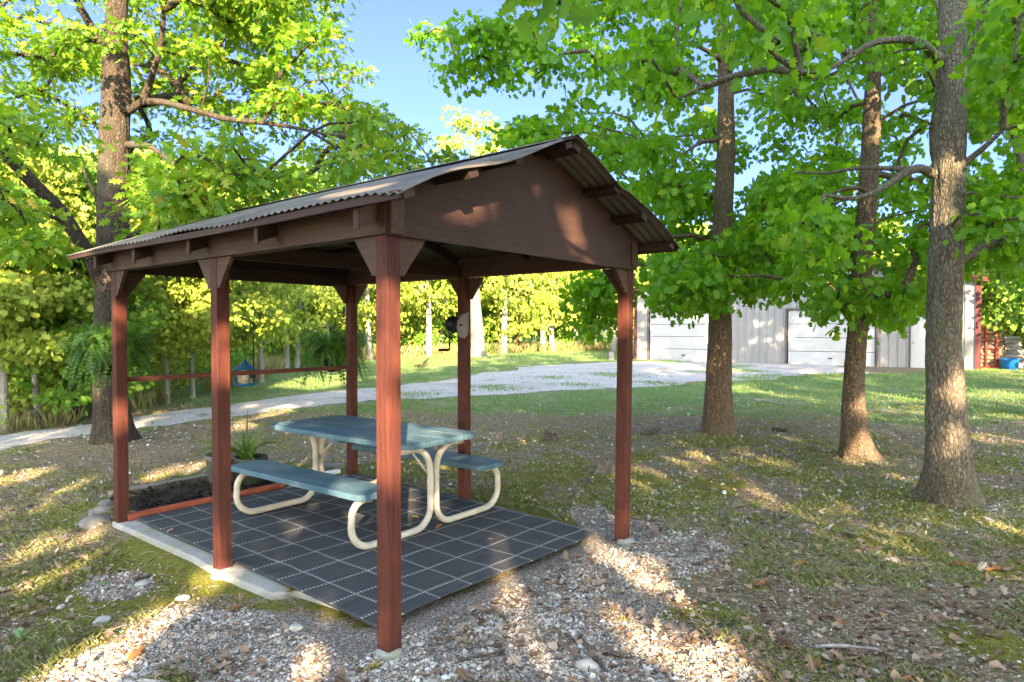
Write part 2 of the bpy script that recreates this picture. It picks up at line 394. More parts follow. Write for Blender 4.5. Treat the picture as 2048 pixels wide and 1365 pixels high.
M['straw'] = leaf_mat('tall_straw_grass', [(0.0, (0.20, 0.19, 0.08)), (0.6, (0.38, 0.33, 0.17)), (1.0, (0.25, 0.32, 0.08))], (0.5, 0.5, 0.2), 0.3, 0.9, 0.1)
M['litter'] = leaf_mat('dead_leaves', [(0.0, (0.09, 0.06, 0.04)), (0.35, (0.22, 0.145, 0.095)), (0.6, (0.32, 0.22, 0.145)), (0.85, (0.40, 0.30, 0.21)), (1.0, (0.42, 0.36, 0.29))], (0.4, 0.2, 0.1), 0.12, 0.8, 0.2)
M['orange_leaf'] = leaf_mat('orange_brown_leaf', [(0.0, (0.30, 0.13, 0.045)), (1.0, (0.36, 0.17, 0.06))], (0.5, 0.2, 0.05), 0.15)
M['yellow_leaf'] = leaf_mat('yellow_leaf', [(0.0, (0.40, 0.33, 0.05)), (1.0, (0.42, 0.34, 0.06))], (0.6, 0.5, 0.05), 0.2)
M['green_leaf'] = leaf_mat('pale_green_leaf', [(0.0, (0.16, 0.28, 0.10)), (1.0, (0.2, 0.3, 0.1))], (0.3, 0.5, 0.05), 0.2)

m = NT('gravel_stones'); g = m.n('NewGeometry')
c = m.ramp(g.outputs['Random Per Island'], [(0.0, (0.20, 0.145, 0.10)), (0.3, (0.38, 0.32, 0.24)), (0.6, (0.54, 0.50, 0.42)), (0.85, (0.72, 0.69, 0.63)), (1.0, (0.42, 0.26, 0.15))])
n1 = m.noise(m.geo(), 120, 4, 0.7); c = m.mix(m.rng(n1, 0.45, 0.7, 0, 0.35), c, (0.2, 0.18, 0.14)); m.col(c); m.bump(n1, 0.3, 0.003)
M['gravel'] = m.m

# ------------------------------------------------------------------ pavilion frame of reference
PV = np.array([-0.65, 3.55]); ANG = math.atan2(0.767, 0.641)
ex = np.array([math.cos(ANG), math.sin(ANG)]); ey = np.array([-math.sin(ANG), math.cos(ANG)])
W, L = 2.44, 3.58
def to_local(x, y):
    dx, dy = x-PV[0], y-PV[1]; return dx*ex[0]+dy*ex[1], dx*ey[0]+dy*ey[1]
def to_world(lx, ly): return PV+ex*lx+ey*ly

# ------------------------------------------------------------------ ground
def dist_poly(x, y, pts):
    d = np.full(np.shape(x), 1e9)
    for a, b in zip(pts[:-1], pts[1:]):
        a = np.array(a[:2]); b = np.array(b[:2]); ab = b-a; t = np.clip(((x-a[0])*ab[0]+(y-a[1])*ab[1])/(ab@ab), 0, 1)
        d = np.minimum(d, np.hypot(x-a[0]-t*ab[0], y-a[1]-t*ab[1]))
    return d
def ground_z(x, y):
    x = np.asarray(x, float); y = np.asarray(y, float)
    lx, ly = to_local(x, y)
    z = -0.035+0*x
    left = sstep(0.02, -0.30, lx)*sstep(0.6, 2.4, ly)*sstep(6.5, 4.5, ly)
    z = z-0.07*left
    near = sstep(16, 9, np.hypot(x, y-4))
    z = z+near*(0.035*(fbm(x*0.9, y*0.9, 0, 3)-0.5)+0.03*(fbm(x*4.5, y*4.5, 0, 9, 3)-0.5)*1.0)
    z = z+0.25*(fbm(x*0.06, y*0.06, 0, 5, 2)-0.5)*sstep(12, 30, np.hypot(x, y))*sstep(150, 40, np.hypot(x, y))
    z = z+0.13*sstep(15, 26, y)
    # never above the slab
    inn = sstep(0.12, 0.0, np.maximum(np.maximum(-0.02-lx, lx-W-0.10), np.maximum(-0.05-ly, ly-L-0.2)))
    z = z*(1-inn)+(-0.05)*inn
    # root mounds
    for (bx, by, h, w) in MOUNDS: z = z+h*np.exp(-((x-bx)**2+(y-by)**2)/w**2)
    return z
TL1 = G(228, 884); TT3 = G(1438, 866); TT2 = G(1717, 915); TT1 = G(1897, 1005)
MOUNDS = [(TL1[0], TL1[1], 0.06, 0.9), (TT3[0], TT3[1], 0.05, 0.7), (TT2[0], TT2[1], 0.05, 0.6), (TT1[0], TT1[1], 0.07, 0.7)]
def gz(x, y): return float(ground_z(np.array([x]), np.array([y]))[0])

ROADC = [(G(-700, 1010), .8), (G(-250, 935), .7), (G(0, 880), .62), (G(180, 856), .68), (G(430, 822), .85), (G(600, 802), 1.05), (G(750, 787), 1.4), (G(940, 778), 1.9),
         (G(1100, 763), 3.0), (G(1260, 750), 4.0), (G(1420, 740), 4.4), (G(1560, 741), 3.8), (G(1690, 742), 2.9)]
ROADP = [tuple(p[:2]) for p, w in ROADC]
def road_dist(x, y):                                # signed: <0 inside the drive
    d = np.full(np.shape(x), 1e9)
    for (a, wa), (b, wb) in zip(ROADC[:-1], ROADC[1:]):
        a2 = a[:2]; b2 = b[:2]; ab = b2-a2; t = np.clip(((x-a2[0])*ab[0]+(y-a2[1])*ab[1])/(ab@ab), 0, 1)
        d = np.minimum(d, np.hypot(x-a2[0]-t*ab[0], y-a2[1]-t*ab[1])-(wa+(wb-wa)*t))
    return d
GRV = [(G(200, 1340), .26), (G(350, 1240), .32), (G(520, 1270), .42), (G(700, 1330), .5), (G(930, 1230), .40), (G(1130, 1160), .55), (G(1320, 1085), .45), (G(1180, 1015), .18)]
def grav_mask(x, y):
    d = np.full(np.shape(x), 1e9)
    for (a, wa), (b, wb) in zip(GRV[:-1], GRV[1:]):
        a2 = a[:2]; b2 = b[:2]; ab = b2-a2; t = np.clip(((x-a2[0])*ab[0]+(y-a2[1])*ab[1])/(ab@ab), 0, 1)
        d = np.minimum(d, np.hypot(x-a2[0]-t*ab[0], y-a2[1]-t*ab[1])/(wa+(wb-wa)*t))
    d2 = np.hypot(x-G(1250, 1340)[0], y-G(1250, 1340)[1])/0.6
    d3 = np.hypot(x-G(240, 1140)[0], y-G(240, 1140)[1])/0.24
    d = np.minimum(np.minimum(d, d2), d3)
    n = fbm(x*2.3, y*2.3, 0, 21)
    return sstep(1.35, 0.75, d+(n-0.5)*1.3)
FRONT = [(-40, 9.5), (-12, 9.6), tuple(G(0, 872)[:2]), tuple(G(180, 846)[:2]), tuple(G(430, 812)[:2]), (30, 70)]
def lawn_mask(x, y):
    n = fbm(x*0.5, y*0.5, 0, 31)
    rd = road_dist(x, y)
    # grass: far side of the drive, and the near side to the right
    side = (y-9.8)-0.0*x
    near_right = sstep(12.0, 15.5, y+0.12*x+(n-0.5)*5)
    return np.clip(near_right, 0, 1)*sstep(-0.4, 0.2, rd)
def moss_mask(x, y):
    n = fbm(x*1.1, y*1.1, 0, 41); n2 = fbm(x*4, y*4, 0, 44)
    return sstep(0.44, 0.56, n*0.6+n2*0.4)*(1-grav_mask(x, y))*sstep(9.5, 6.0, np.hypot(x-2, y-3))

def axis(a, b, fa, fb, step, grow=1.12):
    c = list(np.arange(fa, fb, step)); s = step; x = c[-1]
    while x < b: s *= grow; x += s; c.append(x)
    s = step; x = c[0]
    while x > a: s *= grow; x -= s; c.insert(0, x)
    return np.array(c)
gx = axis(-260, 260, -6, 7, 0.07); gy = axis(-120, 320, 1.2, 11, 0.07)
GX, GY = np.meshgrid(gx, gy); GZ = ground_z(GX, GY)
nx, ny = len(gx), len(gy)
idx = np.arange(nx*ny).reshape(ny, nx)
FQ = np.stack([idx[:-1, :-1], idx[:-1, 1:], idx[1:, 1:], idx[1:, :-1]], -1).reshape(-1, 4)
me = np_mesh('ground', np.stack([GX, GY, GZ], -1).reshape(-1, 3), FQ.ravel(), np.full(len(FQ), 4), True)
zc = np.ones((nx*ny, 4), np.float32)
zc[:, 0] = grav_mask(GX, GY).ravel(); zc[:, 1] = lawn_mask(GX, GY).ravel(); zc[:, 2] = moss_mask(GX, GY).ravel()
at = me.color_attributes.new('zones', 'FLOAT_COLOR', 'POINT'); at.data.foreach_set('color', zc.ravel())
m = NT('forest_yard_ground'); a = m.n('Attribute', attribute_name='zones'); sep = m.n('SeparateColor'); m.l(a.outputs['Color'], sep.inputs[0])
v = m.geo(); fine = m.noise(v, 38, 6, 0.75); mid = m.noise(v, 6, 6, 0.65); big = m.noise(v, 0.9, 4); vc = m.vor(v, 70, 'F1', 1); vd = m.vor(v, 70, 'F1', 0)
sc_ = m.n('SeparateColor'); m.l(vc, sc_.inputs[0])
dirt = m.ramp(fine, [(0.32, (0.065, 0.040, 0.020)), (0.5, (0.225, 0.155, 0.085)), (0.68, (0.47, 0.37, 0.245))])
dirt = m.mix(m.rng(mid, 0.42, 0.62, 0, 0.65), dirt, m.ramp(fine, [(0.3, (0.085, 0.088, 0.035)), (0.7, (0.28, 0.26, 0.14))]))
fleck = m.math('MULTIPLY', m.rng(sc_.outputs[0], 0.80, 0.84), m.rng(vd, 0.5, 0.35))
dirt = m.mix(m.math('MULTIPLY', fleck, 0.8), dirt, (0.58, 0.54, 0.49))
mosc = m.ramp(fine, [(0.3, (0.075, 0.075, 0.012)), (0.6, (0.21, 0.21, 0.025)), (0.8, (0.38, 0.37, 0.06))])
lawnc = m.ramp(fine, [(0.3, (0.085, 0.15, 0.04)), (0.6, (0.17, 0.25, 0.08)), (0.8, (0.30, 0.32, 0.15))])
lawnc = m.mix(m.rng(big, 0.45, 0.7, 0, 0.6), lawnc, (0.34, 0.30, 0.18))
grvc = m.ramp(sc_.outputs[0], [(0.0, (0.20, 0.17, 0.14)), (0.5, (0.38, 0.35, 0.31)), (1.0, (0.6, 0.58, 0.54))])
grvc = m.mix(m.rng(vd, 0.35, 0.6, 0, 0.8), grvc, (0.15, 0.11, 0.08))
cc = m.mix(m.rng(m.math('ADD', sep.outputs[2], m.math('MULTIPLY', m.math('SUBTRACT', mid, 0.5), 0.8)), 0.35, 0.7, 0, 0.9), dirt, mosc)
cc = m.mix(m.rng(m.math('ADD', sep.outputs[0], m.math('MULTIPLY', m.math('SUBTRACT', fine, 0.5), 0.9)), 0.35, 0.65, 0, 0.85), cc, grvc)
cc = m.mix(m.rng(m.math('ADD', sep.outputs[1], m.math('MULTIPLY', m.math('SUBTRACT', mid, 0.5), 1.0)), 0.3, 0.75), cc, lawnc)
hv = m.noise(v, 130, 5, 0.8); cc = m.mix(m.rng(hv, 0.36, 0.52, 0.6, 0), cc, (0.045, 0.034, 0.02)); m.col(cc); m.rough(0.95); m.b.inputs['Specular IOR Level'].default_value = 0.15
m.bump(m.math('ADD', fine, m.math('MULTIPLY', vd, 0.4)), 0.8, 0.02); M['ground'] = m.m
finish(link_mesh('ground', me, M['ground']), kind='structure')

# gravel drive: a draped sheet with uneven edges
rc = np.array([list(p[:2])+[w] for p, w in ROADC]); tt = np.linspace(0, len(rc)-1, 420)
ri = np.stack([np.interp(tt, np.arange(len(rc)), rc[:, k]) for k in range(3)], 1)
k = np.hanning(21); k /= k.sum()
for q in range(3): ri[:, q] = np.convolve(np.pad(ri[:, q], 10, mode='edge'), k, 'valid')
tg = np.gradient(ri[:, :2], axis=0); tg /= np.linalg.norm(tg, axis=1, keepdims=True); nr = np.stack([-tg[:, 1], tg[:, 0]], 1)
cols = np.linspace(-1, 1, 25); RX = np.zeros((420, 25)); RY = RX.copy()
for j, cc_ in enumerate(cols):
    e = 1+0.22*(fbm(tt*3.0+50*(cc_ > 0), 0, 0, 61)-0.5)*2*abs(cc_)
    RX[:, j] = ri[:, 0]+nr[:, 0]*ri[:, 2]*cc_*e; RY[:, j] = ri[:, 1]+nr[:, 1]*ri[:, 2]*cc_*e
RZ = ground_z(RX, RY)+0.02-0.012*np.abs(cols)[None, :]**4
idx = np.arange(420*25).reshape(420, 25); FQ = np.stack([idx[:-1, :-1], idx[1:, :-1], idx[1:, 1:], idx[:-1, 1:]], -1).reshape(-1, 4)
me = np_mesh('driveway', np.stack([RX, RY, RZ], -1).reshape(-1, 3), FQ[:, ::-1].ravel(), np.full(len(FQ), 4), True)
m = NT('pale_gravel_drive'); v = m.geo(); vc = m.vor(v, 45, 'F1', 1); s2 = m.n('SeparateColor'); m.l(vc, s2.inputs[0]); mid = m.noise(v, 2.5, 6, 0.7)
c = m.ramp(s2.outputs[0], [(0, (0.28, 0.25, 0.215)), (0.5, (0.46, 0.43, 0.39)), (1, (0.62, 0.59, 0.55))])
c = m.mix(m.rng(m.noise(v, 1.1, 6, 0.7), 0.56, 0.66, 0, 0.75), c, (0.10, 0.14, 0.05))
c = m.mix(m.rng(m.noise(v, 0.5, 4), 0.45, 0.7, 0, 0.4), c, (0.26, 0.22, 0.17))
m.col(c); m.bump(m.vor(v, 45), 0.6, 0.02); M['drive'] = m.m
finish(link_mesh('driveway', me, M['drive']), kind='structure')

# ------------------------------------------------------------------ pavilion
pav = thing('picnic_pavilion', 'small red-brown wooden picnic shelter with a corrugated metal gable roof on six posts', 'pavilion', (PV[0], PV[1], 0), ANG)
PW = 0.092; BZ = 2.16; RZ_ = 2.87; EZ = 2.33; OV = 0.21; FR = 0.355; BK = 0.54
posts = [(0, 0), (0, 1.8), (0, L), (W, 0), (W, 1.8), (W, L)]
lean = {(W, 0): (-0.015, 0.03)}
for (x, y) in posts:
    b = MB(); hx, hy = PW/2, PW/2; z0 = -0.05 if (x, y) != (W, 0) else -0.08
    ddx, ddy = lean.get((x, y), (0, 0))
    ring = []
    for z in np.linspace(z0, BZ, 9):
        t = 1-(z-z0)/(BZ-z0); cx, cy = x-ddx*t*0, y-ddy*t*0
        cx += ddx*t*0.8; cy += ddy*t*0.8
        ring += [(cx-hx, cy-hy, z), (cx+hx, cy-hy, z), (cx+hx, cy+hy, z), (cx-hx, cy+hy, z)]
    fs = [(0, 3, 2, 1), (32, 33, 34, 35)]
    for i in range(8):
        for k in range(4): fs.append((4*i+k, 4*i+(k+1) % 4, 4*i+4+(k+1) % 4, 4*i+4+k))
    b.add(ring, fs); obj('post', b, M['post'], pav, 0.004)
# eave beams on the posts
for x in (0, W):
    b = MB().box((x, L/2+0.0, BZ+0.093), (0.088, L+0.16, 0.185)); obj('eave_beam', b, M['beam_y'], pav, 0.004)
b = MB().box((-0.052, L/2, BZ+0.085), (0.016, L+0.10, 0.17)); obj('beam_facing', b, M['beam_y'], pav, 0.002)
# cross ties
for y in (1.8,):
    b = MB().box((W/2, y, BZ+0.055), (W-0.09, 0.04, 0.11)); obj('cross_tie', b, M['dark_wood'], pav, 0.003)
def roofz(x): return EZ+(RZ_-EZ)*(1-abs(x-W/2)/(W/2+OV))
# gable panels
def gable(y, mat, nm, th=0.014):
    pts = [(-0.05, y, BZ-0.005), (W+0.05, y, BZ-0.025), (W+0.05, y, roofz(W+0.05)-0.02), (W/2, y, RZ_-0.02), (-0.05, y, roofz(-0.05)-0.02)]
    b = MB().prism(pts, (0, th, 0)); return obj(nm, b, mat, pav)
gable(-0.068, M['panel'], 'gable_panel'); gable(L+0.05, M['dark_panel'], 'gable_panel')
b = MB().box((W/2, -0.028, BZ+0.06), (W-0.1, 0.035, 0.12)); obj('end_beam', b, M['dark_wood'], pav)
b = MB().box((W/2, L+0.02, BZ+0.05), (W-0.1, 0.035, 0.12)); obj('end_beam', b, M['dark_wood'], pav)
# gussets
def gus(x, y, dx, dy):
    s = 0.19; h = 0.21; o = PW/2; th = 0.03
    if dx:
        pts = [(x+dx*o, y-th/2-0.025*(1 if y < 1 else -1 if y > 3 else 0), BZ-0.003), (x+dx*(o+s), y-th/2-0.025*(1 if y < 1 else -1 if y > 3 else 0), BZ-0.003), (x+dx*(o+0.03), y-th/2-0.025*(1 if y < 1 else -1 if y > 3 else 0), BZ-h), (x+dx*o, y-th/2-0.025*(1 if y < 1 else -1 if y > 3 else 0), BZ-h)]
        b = MB().prism(pts, (0, th, 0))
    else:
        sx_ = x-th/2-(0.028 if x < 1 else -0.028)
        pts = [(sx_, y+dy*o, BZ-0.003), (sx_, y+dy*(o+s), BZ-0.003), (sx_, y+dy*(o+0.03), BZ-h), (sx_, y+dy*o, BZ-h)]
        b = MB().prism(pts, (th, 0, 0))
    obj('gusset', b, M['beam_y'], pav, 0.002)
gus(0, 0, 0, 1); gus(0, 0, 1, 0); gus(0, 1.8, 0, 1); gus(0, 1.8, 0, -1); gus(0, L, 0, -1); gus(0, L, 1, 0)
gus(W, 0, -1, 0); gus(W, 0, 0, 1); gus(W, 1.8, 0, 1); gus(W, 1.8, 0, -1); gus(W, L, 0, -1); gus(W, L, -1, 0)
# rafters
for y in (0.02, 0.98, 1.86, 2.77, 3.56):
    for s in (-1, 1):
        xe = W/2+s*(W/2+OV-0.03); top = -0.062
        p = [(xe, y-0.019, roofz(xe)+top), (W/2+s*0.005, y-0.019, RZ_+top), (W/2+s*0.005, y-0.019, RZ_+top-0.095), (xe, y-0.019, roofz(xe)+top-0.088)]
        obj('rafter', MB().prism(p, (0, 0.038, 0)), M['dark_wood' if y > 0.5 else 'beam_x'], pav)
        # tail block painted like the beam
        q = [(xe+s*0.012, y-0.02, roofz(xe)+top+0.0), (xe+s*0.0005, y-0.02, roofz(xe)+top), (xe+s*0.0005, y-0.02, roofz(xe)+top-0.105), (xe+s*0.012, y-0.02, roofz(xe)+top-0.105)]
        obj('rafter_end', MB().prism(q, (0, 0.04, 0)), M['panel'], pav)
# purlins
for s in (-1, 1):
    for f in (0.03, 0.37, 0.64, 0.955):
        x = W/2+s*f*(W/2+OV); z = roofz(x)-0.036
        sl = s*math.atan((RZ_-EZ)/(W/2+OV))
        rot = Matrix.Rotation(sl, 3, 'Y')
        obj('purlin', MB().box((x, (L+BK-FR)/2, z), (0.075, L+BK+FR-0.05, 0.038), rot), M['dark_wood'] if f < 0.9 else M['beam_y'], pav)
# sheets
def sheet(s, nm):
    nu, nv = 620, 14; ys = np.linspace(-FR, L+BK, nu); us = np.linspace(0.0, 1.0, nv)
    YY, UU = np.meshgrid(ys, us); XX = W/2+s*UU*(W/2+OV+0.02+0.012*(vnoise(YY*1.3, 0, 0, 7+s)-0.5))
    ZZ = RZ_-(RZ_-EZ)*np.abs(XX-W/2)/(W/2+OV)
    ZZ = ZZ+0.0060*np.sin(YY*2*PI/0.068)+0.018*(vnoise(YY*1.6, UU*2.0, 0, 11+s)-0.5)*(0.3+UU)
    edge = sstep(0.25, 0.0, YY+FR)
    ZZ = ZZ+edge*0.02*np.sin(UU*9+1)*(0.4+UU)
    if s > 0: ZZ = ZZ+0.03*sstep(0.42, 0.46, UU)*sstep(1.0, 0.5, UU)*sstep(0.6, 0.0, YY+FR)
    ix = np.arange(nu*nv).reshape(nv, nu); FQ = np.stack([ix[:-1, :-1], ix[:-1, 1:], ix[1:, 1:], ix[1:, :-1]], -1).reshape(-1, 4)
    me = np_mesh(nm, np.stack([XX, YY, ZZ], -1).reshape(-1, 3), FQ.ravel(), np.full(len(FQ), 4), True)
    o = link_mesh(nm, me, M['tin'], pav); so = o.modifiers.new('solid', 'SOLIDIFY'); so.thickness = 0.003; return o
sheet(-1, 'roof_sheet'); sheet(1, 'roof_sheet')
b = MB(); sl = (RZ_-EZ)/(W/2+OV)
for s in (-1, 1):
    ring = [(W/2, -FR-0.012, RZ_+0.016), (W/2+s*0.13, -FR-0.012, RZ_+0.018-sl*0.13), (W/2+s*0.13, L+BK+0.01, RZ_+0.018-sl*0.13), (W/2, L+BK+0.01, RZ_+0.016)]
    b.prism(ring, (0, 0, 0.004))
obj('ridge_cap', b, M['tin'], pav)
# thin eave boards
for s in (-1, 1):
    xe = W/2+s*(W/2+OV+0.002); b = MB(); n = 24; ys = np.linspace(-FR+0.01, L+BK-0.03, n)
    vs = []
    for y in ys:
        dz = 0.008*(vnoise(y*1.2, 3, 0, 5)-0.5)*2
        vs += [(xe-0.009, y, EZ-0.052+dz), (xe+0.009, y, EZ-0.052+dz), (xe+0.009, y, EZ-0.012+dz), (xe-0.009, y, EZ-0.012+dz)]
    fs = [(0, 1, 2, 3), tuple(4*(n-1)+i for i in (3, 2, 1, 0))]
    for i in range(n-1):
        for k in range(4): fs.append((4*i+k, 4*i+(k+1) % 4, 4*i+4+(k+1) % 4, 4*i+4+k))
    b.add(vs, fs); obj('eave_board', b, M['panel'], pav)
# rail on the far side
obj('rail', MB().box((W/2, L+PW/2+0.02, 1.22), (W+0.05, 0.04, 0.042)), wood_mat('dark_red_rail', (0.10, 0.03, 0.02), (0.17, 0.055, 0.035), 'x'), pav, 0.003)

# slab
b = MB(); 
pts = [(-0.03, 1.12), (-0.045, 1.42), (-0.055, 1.8), (-0.03, 2.2), (-0.045, 2.9), (-0.06, 3.64), (W+0.05, 3.62), (W+0.065, 1.9), (W+0.0, 0.75), (W-0.30, 0.45), (1.2, 0.36), (0.3, 0.38), (0.18, 0.5), (0.10, 1.06), (0.03, 1.07)]
slab = thing('concrete_slab', 'low weathered concrete slab with a mossy edge under the pavilion', 'slab', (PV[0], PV[1], 0), ANG)
b.prism([(x, y, -0.22) for x, y in pts], (0, 0, 0.215)); o = obj('slab_block', b, M['concrete'], slab, 0.015)
for (x, y) in ((0, 0), (W, 0), (0, 1.78)):
    b = MB(); b.lathe([(0.0, 0.012), (0.055, 0.012), (0.068, 0.002), (0.085, -0.04), (0.10, -0.12)], 11, (x-0.01, y-0.01, -0.03 if y < 1 else -0.012))
    obj('footing', b, M['concrete'], slab)
# rug
rug = None
nu, nv = 90, 120; us = np.linspace(0, 1, nu); vs_ = np.linspace(0, 1, nv); UU, VV = np.meshgrid(us, vs_)
XX = 0.075+UU*(2.27+0.10*VV); YY = 0.20+VV*3.27
XX = XX+0.012*np.sin(VV*9+1)*(UU-0.5); YY = YY+0.015*np.sin(UU*7)
ZZ = 0.006+0.010*vnoise(XX*2.1, YY*2.1, 0, 77)+0.004*np.abs(np.sin(YY*3+XX))
corner = np.exp(-((UU-1)**2*60+(VV)**2*60)); ZZ = ZZ-0.012*corner-0.006*sstep(0.08, 0, VV)
vtx = np.stack([XX, YY, ZZ], -1).reshape(-1, 3); ix = np.arange(nu*nv).reshape(nv, nu)
FQ = np.stack([ix[:-1, :-1], ix[:-1, 1:], ix[1:, 1:], ix[1:, :-1]], -1).reshape(-1, 4)
rug = link_mesh('outdoor_rug', np_mesh('outdoor_rug', vtx, FQ.ravel(), np.full(len(FQ), 4), True), M['rug'])
so = rug.modifiers.new('solid', 'SOLIDIFY'); so.thickness = 0.009; so.offset = 1
rug.location = (PV[0], PV[1], 0.0); rug.rotation_euler = (0, 0, ANG)
finish(rug, 'charcoal outdoor rug with a dashed off-white grid under the picnic table', 'rug')

# ------------------------------------------------------------------ picnic table
TA = math.atan2(-0.613, 0.79); TC = (-1.28, 6.03)
tab = thing('picnic_table', 'faded blue plank picnic table with attached benches on cream tube legs', 'picnic table', (TC[0], TC[1], 0.022), TA)
def plank(nm, yc, w, z, th, x0, x1, clip=None, pr=None):
    # clip: (y sign) of the outer plank whose corners are cut off
    y0, y1 = yc-w/2, yc+w/2
    if clip: 
        k = 0.10
        if clip > 0: poly = [(x0, y0), (x1, y0), (x1, y1-k*0.7), (x1-k, y1), (x0+k, y1), (x0, y1-k*0.7)]
        else: poly = [(x0+k, y0), (x1-k, y0), (x1, y0+k*0.7), (x1, y1), (x0, y1), (x0, y0+k*0.7)]
    else: poly = [(x0, y0), (x1, y0), (x1, y1), (x0, y1)]
    return obj(nm, MB().prism([(x, y, z-th) for x, y in poly], (0, 0, th)), M['blue'], pr or tab, 0.006)
TW = 0.87; pw = (TW-0.036)/4
for i in range(4):
    yc = -TW/2+pw/2+i*(pw+0.012)
    plank('tabletop_plank', yc, pw, 0.758, 0.045, -0.96, 0.95, (-1 if i == 0 else 1 if i == 3 else None))
for bx3 in (-0.74, 0.02, 0.80):
    for by3 in (-0.32, -0.11, 0.11, 0.32): obj('bolt', MB().lathe([(0.0, 0.0025), (0.007, 0.0022), (0.009, 0.0), (0.009, -0.004)], 10, (bx3, by3, 0.758)), M['black_iron'], tab)
for s in (-1, 1):
    y = s*0.665; q_ = 0.175
    poly = [(-0.90, y-0.13), (-0.85, y-q_), (0.85, y-q_), (0.90, y-0.13), (0.90, y+0.13), (0.85, y+q_), (-0.85, y+q_), (-0.90, y+0.13)]
    obj('bench_plank', MB().prism([(a, b_, 0.398) for a, b_ in poly], (0, 0, 0.047)), M['blue'], tab, 0.006)
def arc(c, r, a0, a1, n=9):
    return [(c[0]+r*math.cos(R(a0+(a1-a0)*i/(n-1))), c[1]+r*math.sin(R(a0+(a1-a0)*i/(n-1)))) for i in range(n)]
tr_ = 0.0265
for fx in (-0.74, 0.80):
    for s in (-1, 1):
        # in the (y, z) plane, mirrored by s: from the tabletop edge down the middle, out along the floor, up to the bench
        pth = [(0.33, 0.672), (0.28, 0.670)]+arc((0.235, 0.472), 0.20, 85, 180, 10)+[(0.034, 0.36)]+arc((0.204, 0.199), 0.17, 180, 270, 9)+[(0.50, 0.029)]+arc((0.62, 0.199), 0.17, 270, 358, 9)+arc((0.69, 0.27), 0.10, 5, 80, 5)[0:0]+[(0.785, 0.28)]+arc((0.675, 0.275), 0.11, 8, 90, 7)+[(0.62, 0.383)]
        pts = [(fx, s*y*(1.07 if y > 0.3 else 1), z+(0.013 if z > 0.4 and y < 0.4 else 0)) for y, z in pth]
        obj('leg', MB().tube(pts, tr_, 14), M['cream'], tab)
    obj('leg_plate', MB().box((fx, 0, 0.705), (0.05, TW-0.16, 0.012)), M['cream'], tab)
    for z in (0.24, 0.44):
        obj('bolt', MB().tube([(fx-0.035, -0.034, z), (fx-0.028, -0.034, z)], 0.011, 6), M['black_iron'], tab)
    b = MB().tube([(fx, 0.0, 0.40), (fx-math.copysign(0.36, fx), 0.0, 0.69)], 0.011, 8)
    obj('brace', b, M['cream'], tab)
obj('center_batten', MB().box((0.02, 0, 0.692), (0.10, TW-0.1, 0.035)), M['blue'], tab)

# ------------------------------------------------------------------ helpers for leafy things
LEAF = [(0, 0, 0), (0.10, 0.10, -.02), (0.34, 0.02, -.07), (0.24, 0.26, -.04), (0.50, 0.44, -.10), (0.24, 0.52, -.03), (0.33, 0.82, -.09), (0, 1, -.05)]
LV = LEAF+[(-x, y, z) for x, y, z in LEAF[1:-1]]
LF = [(0, 1, 2, 3, 4, 5, 6, 7), (0, 7, 13, 12, 11, 10, 9, 8)]
LVs = [(0, 0, 0), (0.42, 0.30, -.06), (0.26, 0.72, -.04), (0, 1, 0), (-0.26, 0.72, -.04), (-0.42, 0.30, -.06)]   # far leaf
LFs = [(0, 1, 2, 3), (0, 3, 4, 5)]
LVo = [(0, 0, 0), (0.07, 0.12, -.01), (0.24, 0.2, -.04), (0.10, 0.34, -.01), (0.34, 0.48, -.05), (0.12, 0.58, -.01), (0.26, 0.78, -.05), (0.10, 0.82, -.01), (0, 1.05, -.03)]
LVo = LVo+[(-x, y, z) for x, y, z in LVo[1:-1]]
LFo = [(0, 1, 2, 3, 4, 5, 6, 7, 8), (0, 8, 15, 14, 13, 12, 11, 10, 9)]
def cluster_leaves(rng, centers, radii, per, size, flat=0.38, up=0.65, shape='leaf', spotcut=None, jit=0.25):
    n = len(centers); cnt = np.maximum(3, (per*(0.6+0.8*rng.random(n))).astype(int))
    ci = np.repeat(np.arange(n), cnt); N = len(ci)
    d = rng.normal(size=(N, 3)); d /= np.linalg.norm(d, axis=1, keepdims=True)
    r = rng.random(N)**0.55
    off = d*r[:, None]*radii[ci][:, None]; off[:, 2] *= flat
    # droop: outer leaves of a spray hang
    off[:, 2] -= 0.25*radii[ci]*r**2
    pos = centers[ci]+off
    nr = np.stack([rng.normal(size=N)*0.7, rng.normal(size=N)*0.7, np.full(N, up)+0.2*rng.normal(size=N)], 1)+off/radii[ci][:, None]*0.5
    sz = size*(1+jit*rng.normal(size=N)).clip(0.4, 1.6)
    yaw = off*1.0+rng.normal(size=(N, 3))*0.25*radii[ci][:, None]
    nrm = nr/np.linalg.norm(nr, axis=1, keepdims=True)
    y = yaw-nrm*np.sum(yaw*nrm, 1, keepdims=True); y /= np.linalg.norm(y, axis=1, keepdims=True)+1e-9
    x = np.cross(y, nrm); B = np.stack([x*sz[:, None], y*sz[:, None], nrm*sz[:, None]], 2)
    if spotcut is not None:
        keep = spotcut(pos+B[:, :, 1]*0.5); pos = pos[keep]; B = B[keep]
    return pos, B
SHP = {'leaf': (LV, LF), 'oak': (LVo, LFo), 'far': (LVs, LFs)}
